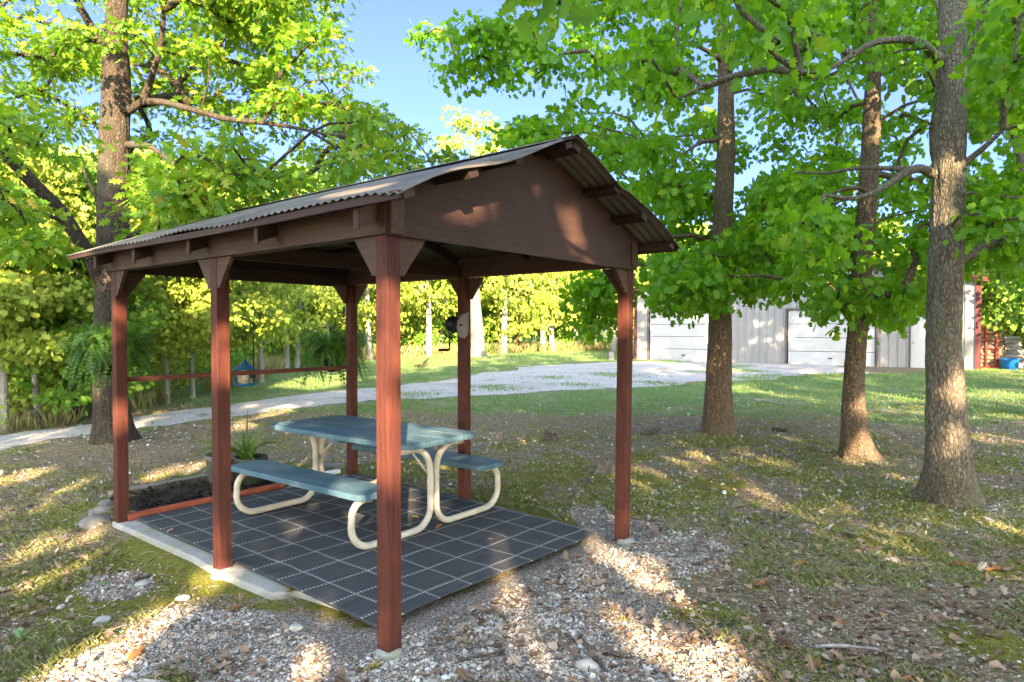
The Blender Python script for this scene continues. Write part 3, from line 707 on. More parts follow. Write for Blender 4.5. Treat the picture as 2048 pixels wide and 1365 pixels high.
def tubes_mesh(name, segs, n=5):
    # segs: arrays a,b,ra,rb
    a, b, ra, rb = [np.array(x, float) for x in segs]; d = b-a; d /= np.linalg.norm(d, axis=1, keepdims=True)+1e-9
    ref = np.where(np.abs(d[:, 2:3]) < 0.9, np.array([[0, 0, 1.0]]), np.array([[1.0, 0, 0]]))
    u = np.cross(d, ref); u /= np.linalg.norm(u, axis=1, keepdims=True); w = np.cross(d, u)
    an = np.arange(n)*2*PI/n; cs, sn = np.cos(an), np.sin(an)
    ring = u[:, None, :]*cs[None, :, None]+w[:, None, :]*sn[None, :, None]
    V = np.concatenate([a[:, None, :]+ring*ra[:, None, None], b[:, None, :]+ring*rb[:, None, None]], 1)
    N = len(a); fs = np.array([[k, (k+1) % n, n+(k+1) % n, n+k] for k in range(n)])
    FF = (fs[None]+(np.arange(N)*2*n)[:, None, None]).reshape(-1, 4)
    return np_mesh(name, V.reshape(-1, 3), FF.ravel(), np.full(len(FF), 4), True)
def interp_path(pts, rads, step=0.25):
    pts = np.array(pts, float); d = np.r_[0, np.cumsum(np.linalg.norm(np.diff(pts, axis=0), axis=1))]
    n = max(2, int(d[-1]/step)+1); t = np.linspace(0, d[-1], n)
    q = np.stack([np.interp(t, d, pts[:, k]) for k in range(3)], 1)
    if n > 6:
        k = np.array([1, 2, 3, 2, 1])/9.0
        for c_ in range(3):
            s = np.convolve(np.pad(q[:, c_], 2, mode='edge'), k, 'valid'); s[0] = q[0, c_]; s[-1] = q[-1, c_]; q[:, c_] = s
    return q, np.interp(t, d, rads)
def bark_tube(name, pts, rads, around=96, step=0.03, flare=0.0, rough=0.05, seed=0, furrow=16, roots=5):
    q, r = interp_path(pts, rads, step); n = len(q)
    t = np.gradient(q, axis=0); t /= np.linalg.norm(t, axis=1, keepdims=True)
    u = np.zeros_like(q); cur = np.array([1.0, 0, 0])
    for i in range(n):
        cur = cur-t[i]*(cur@t[i]); cur /= np.linalg.norm(cur); u[i] = cur
    w = np.cross(t, u); th = np.arange(around)*2*PI/around; TH, II = np.meshgrid(th, np.arange(n))
    z = q[:, 2][:, None]-q[0, 2]; rr = r[:, None]*np.ones_like(TH)
    if flare:
        fl = np.exp(-z/0.13); fl2 = np.exp(-z/0.5)
        rr = rr*(1+flare*fl*(0.6+0.75*np.cos(roots*TH+seed+0.6*np.sin(2*TH))+0.45*np.cos(3*TH+seed*2)).clip(-0.1, 3)+flare*0.45*fl2)
    ln = np.arange(n)[:, None]*step
    cx, sx__ = np.cos(TH)*r.mean()*furrow, np.sin(TH)*r.mean()*furrow
    a = vnoise(cx*2.6, sx__*2.6, ln*5+0*TH, seed); b_ = vnoise(cx*5.5, sx__*5.5, ln*13+0*TH, seed+3); c2 = vnoise(cx*0.35, sx__*0.35, ln*1.3+0*TH, seed+5)
    ridg = 1-np.abs(2*a-1)*1.6
    rr = rr*(1+rough*ridg.clip(-0.8, 1)+rough*0.45*(b_-0.5)*2+0.10*(c2-0.5))
    V = q[:, None, :]+(u[:, None, :]*np.cos(TH)[..., None]+w[:, None, :]*np.sin(TH)[..., None])*rr[..., None]
    ix = np.arange(n*around).reshape(n, around); nx_ = np.roll(ix, -1, 1)
    FQ = np.stack([ix[:-1], nx_[:-1], nx_[1:], ix[1:]], -1).reshape(-1, 4)
    return np_mesh(name, V.reshape(-1, 3), FQ.ravel(), np.full(len(FQ), 4), True)
def join_np(name, meshes, smooth=True):
    Vs = []; Fs = []; Ss = []; off = 0
    for me in meshes:
        v = np.zeros(len(me.vertices)*3, np.float32); me.vertices.foreach_get('co', v)
        f = np.zeros(len(me.loops), np.int32); me.loops.foreach_get('vertex_index', f)
        s = np.zeros(len(me.polygons), np.int32); me.polygons.foreach_get('loop_total', s)
        Vs.append(v.reshape(-1, 3)); Fs.append(f+off); Ss.append(s); off += len(me.vertices)
        bpy.data.meshes.remove(me)
    return np_mesh(name, np.concatenate(Vs), np.concatenate(Fs), np.concatenate(Ss), smooth)

def grow(rng, nodes, radii, clusters, step=0.3, wander=0.05, upb=0.0):
    """join each leaf spray to the nearest wood already there; returns segments with pipe-model radii"""
    pos = [np.array(p) for p in nodes]; par = [-1]*len(pos); fixed = len(pos)
    arr = np.zeros((20000, 3)); arr[:fixed] = pos; cnt = fixed; par = list(par)
    cl = np.array(clusters); 
    d0 = np.array([np.min(np.linalg.norm(arr[:fixed]-c, axis=1)) for c in cl]); order = np.argsort(d0)
    tips = []
    for ci in order:
        c = cl[ci]; dd = arr[:cnt]-c; dist = np.linalg.norm(dd, axis=1)+np.maximum(0, dd[:, 2])*0.9+np.where(np.arange(cnt) < fixed, 0, 0.10)
        j = int(np.argmin(dist)); a = arr[j].copy(); v = c-a; Ln = np.linalg.norm(v); n = max(2, int(Ln/step)+1)
        side = rng.normal(size=3)*Ln*0.09; side[2] = abs(side[2])*0.5+0.08*Ln
        prev = j
        for k in range(1, n+1):
            t = k/n; p = a+v*t+side*math.sin(PI*t)+rng.normal(size=3)*wander*step*(1 if k < n else 0)
            arr[cnt] = p; par.append(prev); prev = cnt; cnt += 1
            if cnt >= 19990: break
        tips.append(prev)
        if cnt >= 19990: break
    desc = np.zeros(cnt)
    for t in tips:
        k = t
        while k >= fixed: desc[k] += 1; k = par[k]
    rad = 0.0045+0.0075*np.sqrt(np.maximum(desc, 0))
    A = []; B = []; RA = []; RB = []
    for k in range(fixed, cnt):
        p = par[k]; A.append(arr[p]); B.append(arr[k]); RB.append(rad[k]); RA.append(max(rad[k], min(rad[p], rad[k]*1.25)) if p >= fixed else rad[k]*1.2)
    return (A, B, RA, RB)

# sunlit patches of the photograph: gaps kept open in the crowns behind the camera
SPOTS = []
def spot(p, r): SPOTS.append((np.array(p, float), (r*0.55+0.06) if p[2] < 0.3 else (r*0.85+0.10)))
for (x, y, r) in ((60, 1085, .22), (150, 1070, .15), (40, 950, .30), (190, 1330, .2), (270, 1255, .20), (380, 1180, .20), (230, 1150, .06), (440, 1150, .10), (330, 940, .32), (400, 930, .25), (500, 845, .5),
                  (560, 820, .6), (1000, 1085, .10), (1010, 1140, .15), (1060, 1200, .16), (1090, 1270, .14), (1200, 1085, .13), (1240, 1110, .13), (1310, 1120, .08), (1270, 1260, .10), (1330, 1300, .10),
                  (1420, 1330, .12), (1350, 1190, .05), (1290, 1160, .06), (1560, 905, .2), (1715, 915, .22), (2040, 1060, .15), (30, 1165, .12), (130, 1120, .08), (100, 1350, .2), (1480, 1310, .08), (620, 1330, .07)):
    spot(G(x, y), r)
for (x, y, d, r) in ((777, 620, 3.55, .07), (777, 720, 3.55, .08), (777, 850, 3.55, .11), (777, 930, 3.55, .10), (448, 700, 4.8, .06), (448, 760, 4.8, .05), (448, 1090, 4.8, .05), (1246, 640, 5.4, .07), (1254, 1040, 5.4, .10),
                     (940, 470, 4.3, .055), (905, 465, 4.2, .04), (1120, 505, 4.9, .035), (1130, 470, 4.9, .03), (740, 395, 3.9, .12), (640, 415, 4.4, .12), (690, 400, 4.2, .12),
                     (860, 880, 5.8, .10), (905, 868, 6.0, .10), (690, 985, 5.0, .08), (900, 690, 6.6, .06), (225, 540, 9.7, .20), (222, 260, 9.7, .18), (215, 130, 9.7, .25), (1440, 735, 10.5, .07), (1440, 690, 10.5, .10),
                     (1720, 820, 8.5, .10), (1715, 880, 8.5, .15), (1742, 230, 8.6, .15), (1742, 280, 8.6, .15), (1450, 270, 10.5, .15), (640, 1010, 5.6, .07), (880, 1000, 5.6, .08)):
    spot(P(x, y, d), r)
def spotcut(pos):
    keep = np.ones(len(pos), bool)
    for p, r in SPOTS:
        v = pos-p; t = v@SUN; d = np.linalg.norm(v-t[:, None]*SUN, axis=1); keep &= ~((d < r) & (t > 0))
    return keep

def region(rng, poly, n, d0, d1):
    """n points inside a patch of the view, at distances d0..d1"""
    poly = np.array(poly, float); lo, hi = poly.min(0), poly.max(0); out = []
    while len(out) < n:
        x, y = lo+(hi-lo)*rng.random(2); c = False; j = len(poly)-1
        for i in range(len(poly)):
            if (poly[i][1] > y) != (poly[j][1] > y) and x < (poly[j][0]-poly[i][0])*(y-poly[i][1])/(poly[j][1]-poly[i][1])+poly[i][0]: c = not c
            j = i
        if c: out.append(P(x, y, d0+(d1-d0)*rng.random()))
    return np.array(out)

VEIL = [(1450, 150, 430, 30, 10.3), (1448, 20, 120, 20, 10.3), (1740, 150, 330, 26, 8.3), (1730, 330, 560, 16, 8.3), (228, 120, 640, 42, 9.5), (1896, -50, 1000, 48, 6.1)]
VEIL_LIMB = [((1660, 390), (1860, 345), 20, 5.6), ((1620, 150), (1860, 90), 20, 5.4), ((1940, 320), (2006, 260), 20, 5.9), ((262, 222), (560, 255), 6, 8.9), ((0, 290), (190, 540), 28, 8.3), ((300, 190), (330, 20), 18, 9.2)]
def unveil(c):
    keep = []
    for p in c:
        x, y, z = p; zc_ = y*cp-(z-CAMZ)*sp
        if y < 0.5: keep.append(True); continue
        px = 1024+F*x/zc_; py = 682.5-F*((z-CAMZ)*cp+y*sp)/zc_; rr = 0.26/y*F; ok = True
        for (vx, y0, y1, hw, d) in VEIL:
            if abs(px-vx) < hw+rr and y0-rr*0.5 < py < y1+rr*0.5 and y < d+0.3: ok = False
        for (a, b, hw, d) in VEIL_LIMB:
            ab = np.array(b, float)-a; t = np.clip(((px-a[0])*ab[0]+(py-a[1])*ab[1])/(ab@ab), 0, 1)
            if math.hypot(px-a[0]-t*ab[0], py-a[1]-t*ab[1]) < hw+rr*0.45 and y < d+0.3: ok = False
        keep.append(ok)
    return c[np.array(keep)]
def big_tree(name, label, base, trunk_px, depth, widths, limbs, clusters, crad, per, leafsize, mat_leaf, mat_bark, shape='leaf', seed=1, flare=0.55, flat=0.38, up=0.65, roots=5, extra=None, rough=0.05, furrow=16):
    rng = np.random.default_rng(seed); clusters = unveil(clusters); root = thing(name, label, 'tree', (base[0], base[1], gz(base[0], base[1])))
    b0 = np.array(root.location)
    tp = [P(x, y, depth+(dd if len(q) == 0 else q[0])) for (x, y, *q), dd in zip(trunk_px, [0]*len(trunk_px))]
    tp[0] = np.array([base[0], base[1], b0[2]-0.12])
    me = bark_tube('trunk', np.array(tp)-b0, np.array(widths)/2, 120, 0.028, flare, rough, seed, furrow, roots)
    nodes = list(interp_path(tp[1:], np.array(widths[1:])/2, 0.3)[0]); 
    for (pts, rr) in limbs:
        q = [P(*p) for p in pts]; qi, ri_ = interp_path(q, np.linspace(rr[0], rr[1], len(q)), 0.04)
        lm = bark_tube('limb', qi-b0, ri_, 18, 0.04, 0, 0.06, seed+len(nodes), 14); link_mesh('limb', lm, mat_bark, root)
        nodes += list(interp_path(q, [1]*len(q), 0.3)[0])
    segs = grow(rng, nodes, None, clusters)
    A, B, RA, RB = segs; tm = tubes_mesh('branches', (np.array(A)-b0, np.array(B)-b0, RA, RB), 6)
    link_mesh('trunk', join_np('trunk', [me, tm]), mat_bark, root)
    pos, BS = cluster_leaves(rng, np.array(clusters), crad*(0.7+0.6*rng.random(len(clusters))), per, leafsize, flat, up, shape)
    T, Fc = SHP[shape]; cm = scatter('crown', T, Fc, pos-b0, BS); link_mesh('crown', cm, mat_leaf, root)
    return root

# ------------------------------------------------------------------ the four big trees
rng = np.random.default_rng(11)
def tall(rng, x, y, r, z0, z1, n):
    a = rng.random(n)*2*PI; q = np.sqrt(rng.random(n))*r; z = z0+(z1-z0)*rng.random(n)
    k = 1-0.5*((z-z0)/(z1-z0))**2
    return np.stack([x+q*np.cos(a)*k, y+q*np.sin(a)*k, z], 1)
cl = np.concatenate([
    region(rng, [(-160, -160), (600, -160), (650, 40), (560, 110), (690, 180), (750, 230), (-160, 240)], 125, 8.5, 12.5),
    region(rng, [(260, -80), (640, -60), (640, 60), (560, 120), (680, 190), (500, 230), (270, 190)], 42, 9.0, 13),
    region(rng, [(60, 60), (700, 100), (760, 250), (640, 360), (270, 360), (60, 330)], 46, 11.4, 14.2),
    region(rng, [(-160, 230), (750, 230), (740, 330), (600, 390), (420, 400), (300, 420), (150, 430), (-160, 430)], 66, 6.2, 8.4),
    region(rng, [(600, 190), (760, 210), (880, 290), (960, 330), (760, 370), (600, 380)], 26, 8.5, 12.5),
    region(rng, [(480, -60), (660, -60), (665, 70), (560, 110), (480, 100)], 12, 8.5, 11),
    region(rng, [(-150, 400), (170, 420), (180, 540), (-150, 540)], 4, 6.5, 7.5),
    region(rng, [(270, 420), (450, 400), (430, 460), (280, 480)], 7, 8.5, 9.5),
    tall(rng, TL1[0], TL1[1]+0.5, 4.0, 6.2, 10.5, 22)])
big_tree('oak_tree', 'thick-trunked oak beside the leftmost corner post of the pavilion', TL1,
    [(228, 884), (222, 800), (214, 720), (222, 600), (226, 480), (228, 300), (233, 180), (232, 60), (240, -100), (250, -300), (262, -600)], 9.74,
    [0.515, 0.415, 0.386, 0.39, 0.403, 0.382, 0.357, 0.274, 0.224, 0.166, 0.083],
    [([(256, 222, 9.7), (285, 203, 9.6), (330, 205, 9.5), (450, 238, 9.2), (560, 250, 9.0), (650, 268, 8.8)], (0.058, 0.018)),
     ([(285, 205, 9.6), (305, 150, 9.5), (322, 90, 9.4), (328, 20, 9.3), (338, -80, 9.2)], (0.05, 0.022)),
     ([(205, 565, 9.7), (185, 520, 9.5), (120, 420, 9.1), (40, 340, 8.6), (-20, 265, 8.2), (-110, 190, 7.7)], (0.105, 0.055)),
     ([(228, 130, 9.7), (212, 100, 9.6), (186, 60, 9.5), (160, 15, 9.3), (130, -60, 9.1)], (0.07, 0.035)),
     ([(256, 290, 9.7), (300, 292, 9.5), (350, 330, 9.3), (430, 370, 9.1)], (0.05, 0.015)),
     ([(254, 475, 9.7), (300, 455, 9.5), (350, 443, 9.3), (420, 436, 9.1)], (0.035, 0.012)),
     ([(200, 410, 9.7), (180, 370, 9.6), (165, 335, 9.6)], (0.035, 0.012))],
    cl, 0.46, 105, 0.115, M['leaf_yellow'], M['bark_dark'], 'oak', 3, 0.42, extra=None)

cl = np.concatenate([
    region(rng, [(1080, -120), (1650, -120), (1650, 130), (1500, 200), (1320, 160), (1160, 130)], 52, 7.2, 13),
    region(rng, [(1150, 200), (1330, 260), (1420, 330), (1640, 330), (1640, 500), (1560, 590), (1430, 560), (1330, 590), (1290, 540), (1370, 480), (1190, 290)], 76, 7.6, 13),
    region(rng, [(1275, 500), (1570, 500), (1560, 600), (1450, 590), (1290, 600)], 10, 8.2, 11.5),
    region(rng, [(835, 70), (940, 20), (1120, 80), (1100, 160), (950, 160), (850, 100)], 15, 8.5, 10.5),
    region(rng, [(1000, 265), (1130, 225), (1150, 285), (1010, 295)], 6, 9, 11),
    region(rng, [(1160, 560), (1236, 560), (1236, 650), (1180, 640)], 7, 9.2, 10.6),
    region(rng, [(1340, 100), (1760, 100), (1760, 560), (1340, 560)], 46, 10.9, 13.2),
    tall(rng, TT3[0], TT3[1], 3.4, 6.8, 11.5, 18)])
big_tree('oak_tree', 'tall straight tree standing before the gap between the two garage doors', TT3,
    [(1438, 866), (1437, 780), (1440, 680), (1441, 560), (1446, 420), (1452, 300), (1452, 180), (1447, 60), (1440, -100), (1436, -400)], 10.56,
    [0.44, 0.37, 0.334, 0.317, 0.29, 0.264, 0.229, 0.176, 0.132, 0.062],
    [([(1440, 120, 10.5), (1420, 105, 10.3), (1380, 85, 10.0), (1330, 95, 9.6)], (0.04, 0.015)),
     ([(1435, 280, 10.5), (1400, 285, 10.2), (1350, 320, 9.8)], (0.04, 0.012)),
     ([(1440, 500, 10.5), (1390, 470, 10.2), (1300, 480, 10.0), (1230, 560, 9.8)], (0.04, 0.012)),
     ([(1445, -60, 10.4), (1300, -30, 10.0), (1150, 10, 9.6), (1020, 60, 9.3), (900, 80, 9.2)], (0.06, 0.012))],
    cl, 0.44, 118, 0.093, M['leaf_green'], M['bark_red'], 'leaf', 5, 0.45, flat=0.6, up=0.45)

cl = np.concatenate([
    region(rng, [(1480, -120), (2080, -120), (2090, 300), (1900, 250), (1700, 230), (1500, 150)], 44, 6.2, 10.5),
    region(rng, [(1560, 330), (2080, 330), (2080, 500), (1980, 480), (1850, 570), (1790, 600), (1560, 560)], 50, 6.6, 10.5),
    region(rng, [(1480, 200), (1860, 230), (1860, 330), (1560, 330)], 12, 7.5, 10.5),
    region(rng, [(1640, 580), (1810, 580), (1800, 630), (1700, 625), (1650, 605)], 8, 7.4, 8.6),
    region(rng, [(1330, 560), (1420, 570), (1400, 590)], 4, 7.6, 8.2),
    region(rng, [(1560, 470), (1860, 470), (1840, 590), (1600, 600)], 9, 7.0, 9.6),
    tall(rng, TT2[0], TT2[1], 3.0, 6.5, 12, 26)])
big_tree('oak_tree', 'slim tree with a gently bent reddish trunk between its two thicker neighbours', TT2,
    [(1717, 915), (1707, 850), (1706, 780), (1712, 700), (1722, 560), (1735, 400), (1743, 250), (1749, 80), (1745, -100), (1750, -500)], 8.5,
    [0.361, 0.267, 0.241, 0.228, 0.224, 0.211, 0.202, 0.146, 0.103, 0.052],
    [([(1740, 395, 8.5), (1720, 375, 8.3), (1680, 380, 8.1), (1650, 395, 8.0)], (0.03, 0.012)),
     ([(1742, 130, 8.5), (1690, 140, 8.2), (1600, 170, 7.8)], (0.035, 0.01)),
     ([(1722, 600, 8.4), (1690, 590, 8.2), (1640, 560, 8.0), (1580, 560, 7.8)], (0.03, 0.01)),
     ([(1722, 600, 8.4), (1760, 590, 8.2), (1800, 600, 8.0)], (0.02, 0.008))],
    cl, 0.40, 108, 0.088, M['leaf_green'], M['bark_red'], 'leaf', 7, 0.5, flat=0.6, up=0.45)

cl = np.concatenate([
    region(rng, [(1220, -140), (2200, -140), (2200, 120), (1950, 130), (1600, 90), (1250, 110)], 60, 4.6, 8.5),
    region(rng, [(1180, 90), (1400, 110), (1400, 220), (1230, 200)], 8, 5.0, 7.0),
    region(rng, [(1950, 160), (2200, 120), (2200, 480), (2000, 450)], 24, 5.2, 8.5),
    region(rng, [(1450, 130), (1850, 120), (1850, 200), (1620, 230), (1500, 200)], 12, 5.0, 6.5),
    region(rng, [(1945, 440), (2080, 420), (2070, 545), (1945, 550)], 10, 6.3, 8.5),
    region(rng, [(1560, 400), (1840, 380), (1830, 460), (1600, 470)], 9, 5.0, 6.5),
    tall(rng, TT1[0], TT1[1], 3.4, 6.0, 11.5, 28)])
big_tree('oak_tree', 'nearest and thickest tree, grey-green furrowed bark, right of the pavilion', TT1,
    [(1897, 1005), (1897, 930), (1893, 850), (1887, 700), (1890, 560), (1896, 400), (1900, 240), (1903, 100), (1906, -60), (1912, -300), (1925, -900)], 6.22,
    [0.42, 0.345, 0.32, 0.278, 0.27, 0.266, 0.255, 0.225, 0.21, 0.17, 0.08],
    [([(1865, 348, 6.15), (1840, 335, 6.0), (1810, 345, 5.9), (1780, 368, 5.8), (1745, 388, 5.7), (1700, 400, 5.6), (1650, 390, 5.5)], (0.043, 0.012)),
     ([(1835, 338, 6.0), (1790, 338, 6.1), (1720, 335, 6.3), (1650, 348, 6.5), (1590, 345, 6.8)], (0.028, 0.010)),
     ([(1878, 118, 6.15), (1862, 105, 6.0), (1845, 85, 5.9), (1800, 78, 5.8), (1745, 85, 5.7), (1690, 120, 5.6), (1650, 145, 5.5), (1600, 145, 5.4)], (0.045, 0.010)),
     ([(1925, 330, 6.15), (1945, 315, 6.1), (1975, 290, 6.0), (2006, 260, 5.95)], (0.034, 0.016)),
     ([(1928, 115, 6.15), (1942, 95, 6.1), (1960, 50, 6.0), (1975, 5, 5.9), (1985, -60, 5.8)], (0.035, 0.016)),
     ([(1870, 172, 6.15), (1850, 128, 6.0), (1835, 130, 5.9)], (0.015, 0.006))],
    cl, 0.36, 98, 0.083, M['leaf_green'], M['bark'], 'leaf', 9, 0.5, flat=0.6, up=0.45, roots=4, rough=0.06)

# ------------------------------------------------------------------ trees behind and beside the camera: they throw the dappled shade
def shade_tree(x, y, H, r, z0, ncl, seed, per=95, label=None, extra=None, lsize=0.2):
    rng = np.random.default_rng(seed); root = thing('shade_tree', label or 'tall oak standing unseen behind the viewpoint and shading the yard', 'tree', (x, y, gz(x, y)), 0, 'oaks behind the viewpoint')
    b0 = np.array(root.location); tp = np.array([(x, y, -0.1), (x+0.1, y, 2), (x, y+0.1, H*0.5), (x+0.2, y, H*0.95)])
    tk = bark_tube('trunk', tp-b0, [0.28, 0.22, 0.15, 0.04], 32, 0.12, 0.3, 0.05, seed)
    a = rng.random(ncl)*2*PI; u = rng.random(ncl)**0.5; t = rng.random(ncl); z = z0+(H-z0)*t; k = np.sin(PI*np.clip(0.18+0.75*t, 0, 1))**0.6
    c = np.stack([x+np.cos(a)*u*r*k, y+np.sin(a)*u*r*k, z], 1)
    if extra is not None: c = np.concatenate([c, extra])
    nodes = list(interp_path(tp[1:], [1, 1, 1], 0.4)[0]); A, B, RA, RB = grow(rng, nodes, None, c, 0.5)
    link_mesh('trunk', join_np('trunk', [tk, tubes_mesh('branches', (np.array(A)-b0, np.array(B)-b0, RA, RB), 5)]), M['bark_dark'], root)
    pos, BS = cluster_leaves(rng, c, 0.85*(0.7+0.6*rng.random(len(c))), per, lsize, 0.55, 0.4, 'far', spotcut)
    link_mesh('crown', scatter('crown', LVs, LFs, pos-b0, BS), M['leaf_shade'], root)
    return root
for i, (x, y, H, r, z0, n) in enumerate([(-9.5, -7, 7.6, 3.6, 1.8, 95), (-4.4, -7.5, 9.8, 3.6, 1.9, 140), (0.38, -8.5, 10.5, 3.8, 2.0, 155), (4.2, -8.5, 13, 3.8, 2.0, 150), (9.0, -8, 14, 4.0, 2.4, 140), (14, -9, 14, 4.0, 3.0, 120), (19, -6, 13, 4.0, 3.0, 90),
                                        (6.7, -11, 14.5, 3.4, 3.0, 115), (2.4, -11.5, 13, 3.0, 4.0, 80), (10.3, 12.6, 13, 3.8, 6.8, 80), (15.0, 11.5, 13, 4.2, 5.6, 110), (14.8, 17.0, 12.5, 3.6, 7.0, 70)]):  # this row: unseen trees added to shade the near trunk, gable and barn
    ex_ = None
    shade_tree(x, y, H, r, z0, n, 100+i, extra=ex_, label=None if y < 0 else 'unseen oak added outside the right edge of the view to shade the barn')
# the oak whose lowest branch reaches over the viewpoint
def overhang():
    rng = np.random.default_rng(55); x, y = 3.2, -1.6
    root = thing('oak_tree', 'large close oak leaves hanging into the top edge above the roof peak', 'tree', (x, y, gz(x, y)), 0); b0 = np.array(root.location)
    tp = np.array([(x, y, -0.1), (x, y, 2), (x+0.1, y, 5), (x+0.2, y, 9)])
    tk = bark_tube('trunk', tp-b0, [0.26, 0.2, 0.16, 0.07], 40, 0.08, 0.3, 0.05, 4)
    br = np.array([(x, y, 4.0), (2.6, -0.2, 4.0), (1.5, 1.2, 3.6), (0.6, 2.2, 3.2), (0.25, 2.5, 3.0)])
    q, r = interp_path(br, [0.07, 0.05, 0.03, 0.012, 0.006], 0.08)
    lb_ = bark_tube('limb', q-b0, r, 14, 0.08, 0, 0.05, 8)
    c = np.concatenate([region(rng, [(990, -120), (1160, -120), (1150, 10), (1080, 70), (1010, 40)], 8, 2.9, 3.7), region(rng, [(1040, -250), (1500, -400), (1500, -200), (1100, -100)], 14, 2.2, 4.5),
                        tall(rng, x, y, 2.5, 4.6, 9, 50)])
    A, B, RA, RB = grow(rng, list(q)+list(tp[2:]), None, c, 0.15)
    link_mesh('trunk', join_np('trunk', [tk, lb_, tubes_mesh('branches', (np.array(A)-b0, np.array(B)-b0, np.array(RA)*0.6, np.array(RB)*0.6), 6)]), M['bark'], root)
    rad = np.r_[np.full(22, 0.14), np.full(50, 0.5)]
    p1, B1 = cluster_leaves(rng, c[:22], rad[:22], 16, 0.095, 0.8, 0.3, 'oak', spotcut); p2, B2 = cluster_leaves(rng, c[22:], rad[22:], 60, 0.14, 0.4, 0.5, 'oak', spotcut)
    link_mesh('crown', scatter('crown', LV, LF, np.concatenate([p1, p2])-b0, np.concatenate([B1, B2])), M['leaf_green'], root)
overhang()

# ------------------------------------------------------------------ the wood behind
def wood_tree_meshes(seed, tk=1.0, H=9.0, r=2.3, ncl=80, per=62, low=0.2, ls=0.21, shape='round'):
    rng = np.random.default_rng(seed); tp = np.array([(0, 0, -0.3), (rng.normal()*0.1, rng.normal()*0.1, H*0.3), (rng.normal()*0.3, rng.normal()*0.3, H*0.6), (rng.normal()*0.4, 0, H*0.93)])
    tm = bark_tube('trunk', tp, [0.19*tk, 0.14*tk, 0.10*tk, 0.02], 20, 0.2, 0.3, 0.05, seed)
    a = rng.random(ncl)*2*PI; u = rng.random(ncl)**0.45; t = rng.random(ncl); z = H*(low+(1-low)*t); k = np.sin(PI*np.clip(0.22+0.72*t, 0, 1))**0.7
    c = np.stack([np.cos(a)*u*r*k, np.sin(a)*u*r*k, z], 1)
    A, B, RA, RB = grow(rng, list(interp_path(tp[1:], [1, 1, 1], 0.4)[0]), None, c, 0.6)
    bm_ = tubes_mesh('branches', (A, B, RA, RB), 4)
    tj = join_np('trunk', [tm, bm_])
    pos, BS = cluster_leaves(rng, c, 0.98*(0.5+0.9*rng.random(ncl)), per, ls, 0.45, 0.12, 'far'); T, Fc = (LV, LF) if shape == 'lobed' else (LVs, LFs)
    return tj, scatter('crown', T, Fc, pos, BS)
protos = []
for i, (mt, bk, low) in enumerate([('leaf_far', 'bark_pale', 0.26), ('leaf_far', 'bark_pale', 0.2), ('leaf_far2', 'bark_pale', 0.22), ('leaf_far', 'bark_dark', 0.12), ('leaf_far2', 'bark_dark', 0.1)]):
    t_, c_ = wood_tree_meshes(300+i, low=low, ncl=95 if low < 0.15 else 80); t_.materials.append(M[bk]); c_.materials.append(M[mt]); protos.append((t_, c_))
for i, (mt, bk) in enumerate([('leaf_far', 'bark_pale'), ('leaf_far2', 'bark_dark')]):
    t_, c_ = wood_tree_meshes(320+i, tk=0.6, low=(0.28, 0.12)[i], ncl=100, per=120, ls=0.19, shape='lobed'); t_.materials.append(M[bk]); c_.materials.append(M[mt]); protos.append((t_, c_))
def wood_tree(x, y, H, kind, rot, label, group='trees of the wood beyond the lawn', wide=1.0, name='woodland_tree'):
    if math.hypot(x, y) < 19.5: kind = 5 if kind in (0, 1, 3) else 6
    t_, c_ = protos[kind]; z = gz(x, y); s = H/9.0
    root = thing(name, label, 'tree', (x, y, z), rot, group); root.scale = (s*wide, s*wide, s)
    for nm, me in (('trunk', t_), ('crown', c_)):
        o = bpy.data.objects.new(nm, me); C.objects.link(o); o.parent = root
    return root
rng = np.random.default_rng(77)
FR_ROW = [(10, 862, 430, 0, 'pale slim trunk at the far left edge of the view beside the drive'),
          (78, 842, 470, 3, 'dark trunk in sunlit leaves left of the thick oak'),
          (150, 838, 420, 2, 'slim grey trunk just left of the thick oak by the drive'),
          (335, 805, 400, 0, 'bright white sunlit trunk between the two leftmost pavilion posts'),
          (386, 795, 400, 1, 'grey mottled trunk just right of the bright white trunk'),
          (447, 783, 420, 0, 'tree hidden mostly behind the middle left pavilion post'),
          (523, 768, 430, 0, 'pale trunk at the foot of the hanging bird feeder'),
          (574, 745, 400, 0, 'white trunk, left one of a close pair right of the bird feeder'),
          (594, 745, 420, 1, 'white trunk, right one of a close pair right of the bird feeder'),
          (655, 738, 390, 0, 'green tree behind the hanging fern on the back post'),
          (740, 728, 380, 1, 'tree between the back corner post and the front corner post'),
          (858, 719, 360, 0, 'white trunk left of the hand winch, the thicker of two'),
          (879, 711, 380, 1, 'white trunk left of the hand winch, the thinner of two'),
          (1007, 713, 360, 0, 'tall white trunk right of the big grey trunk'),
          (1036, 711, 380, 3, 'dark stem right of the tall white trunk'),
          (1086, 707, 390, 1, 'thin pale trunk, left of a close pair midway to the right corner post'),
          (1105, 706, 400, 1, 'thin pale trunk, right of a close pair midway to the right corner post'),
          (1152, 705, 400, 2, 'leaning grey trunk left of the right corner post'),
          (1192, 704, 390, 0, 'short pale trunk just left of the right corner post'),
          (1226, 708, 380, 0, 'white trunk partly behind the right corner post near the barn')]
for (px, py, top, kd, lb) in FR_ROW:
    g = G(px, py); d = g[1]; H = 1.7+(655-top)/F*d
    H = max(H, 4.5); wood_tree(g[0], g[1], H, kd, rng.random()*6, lb, wide=0.85 if d > 18 else 1.05)
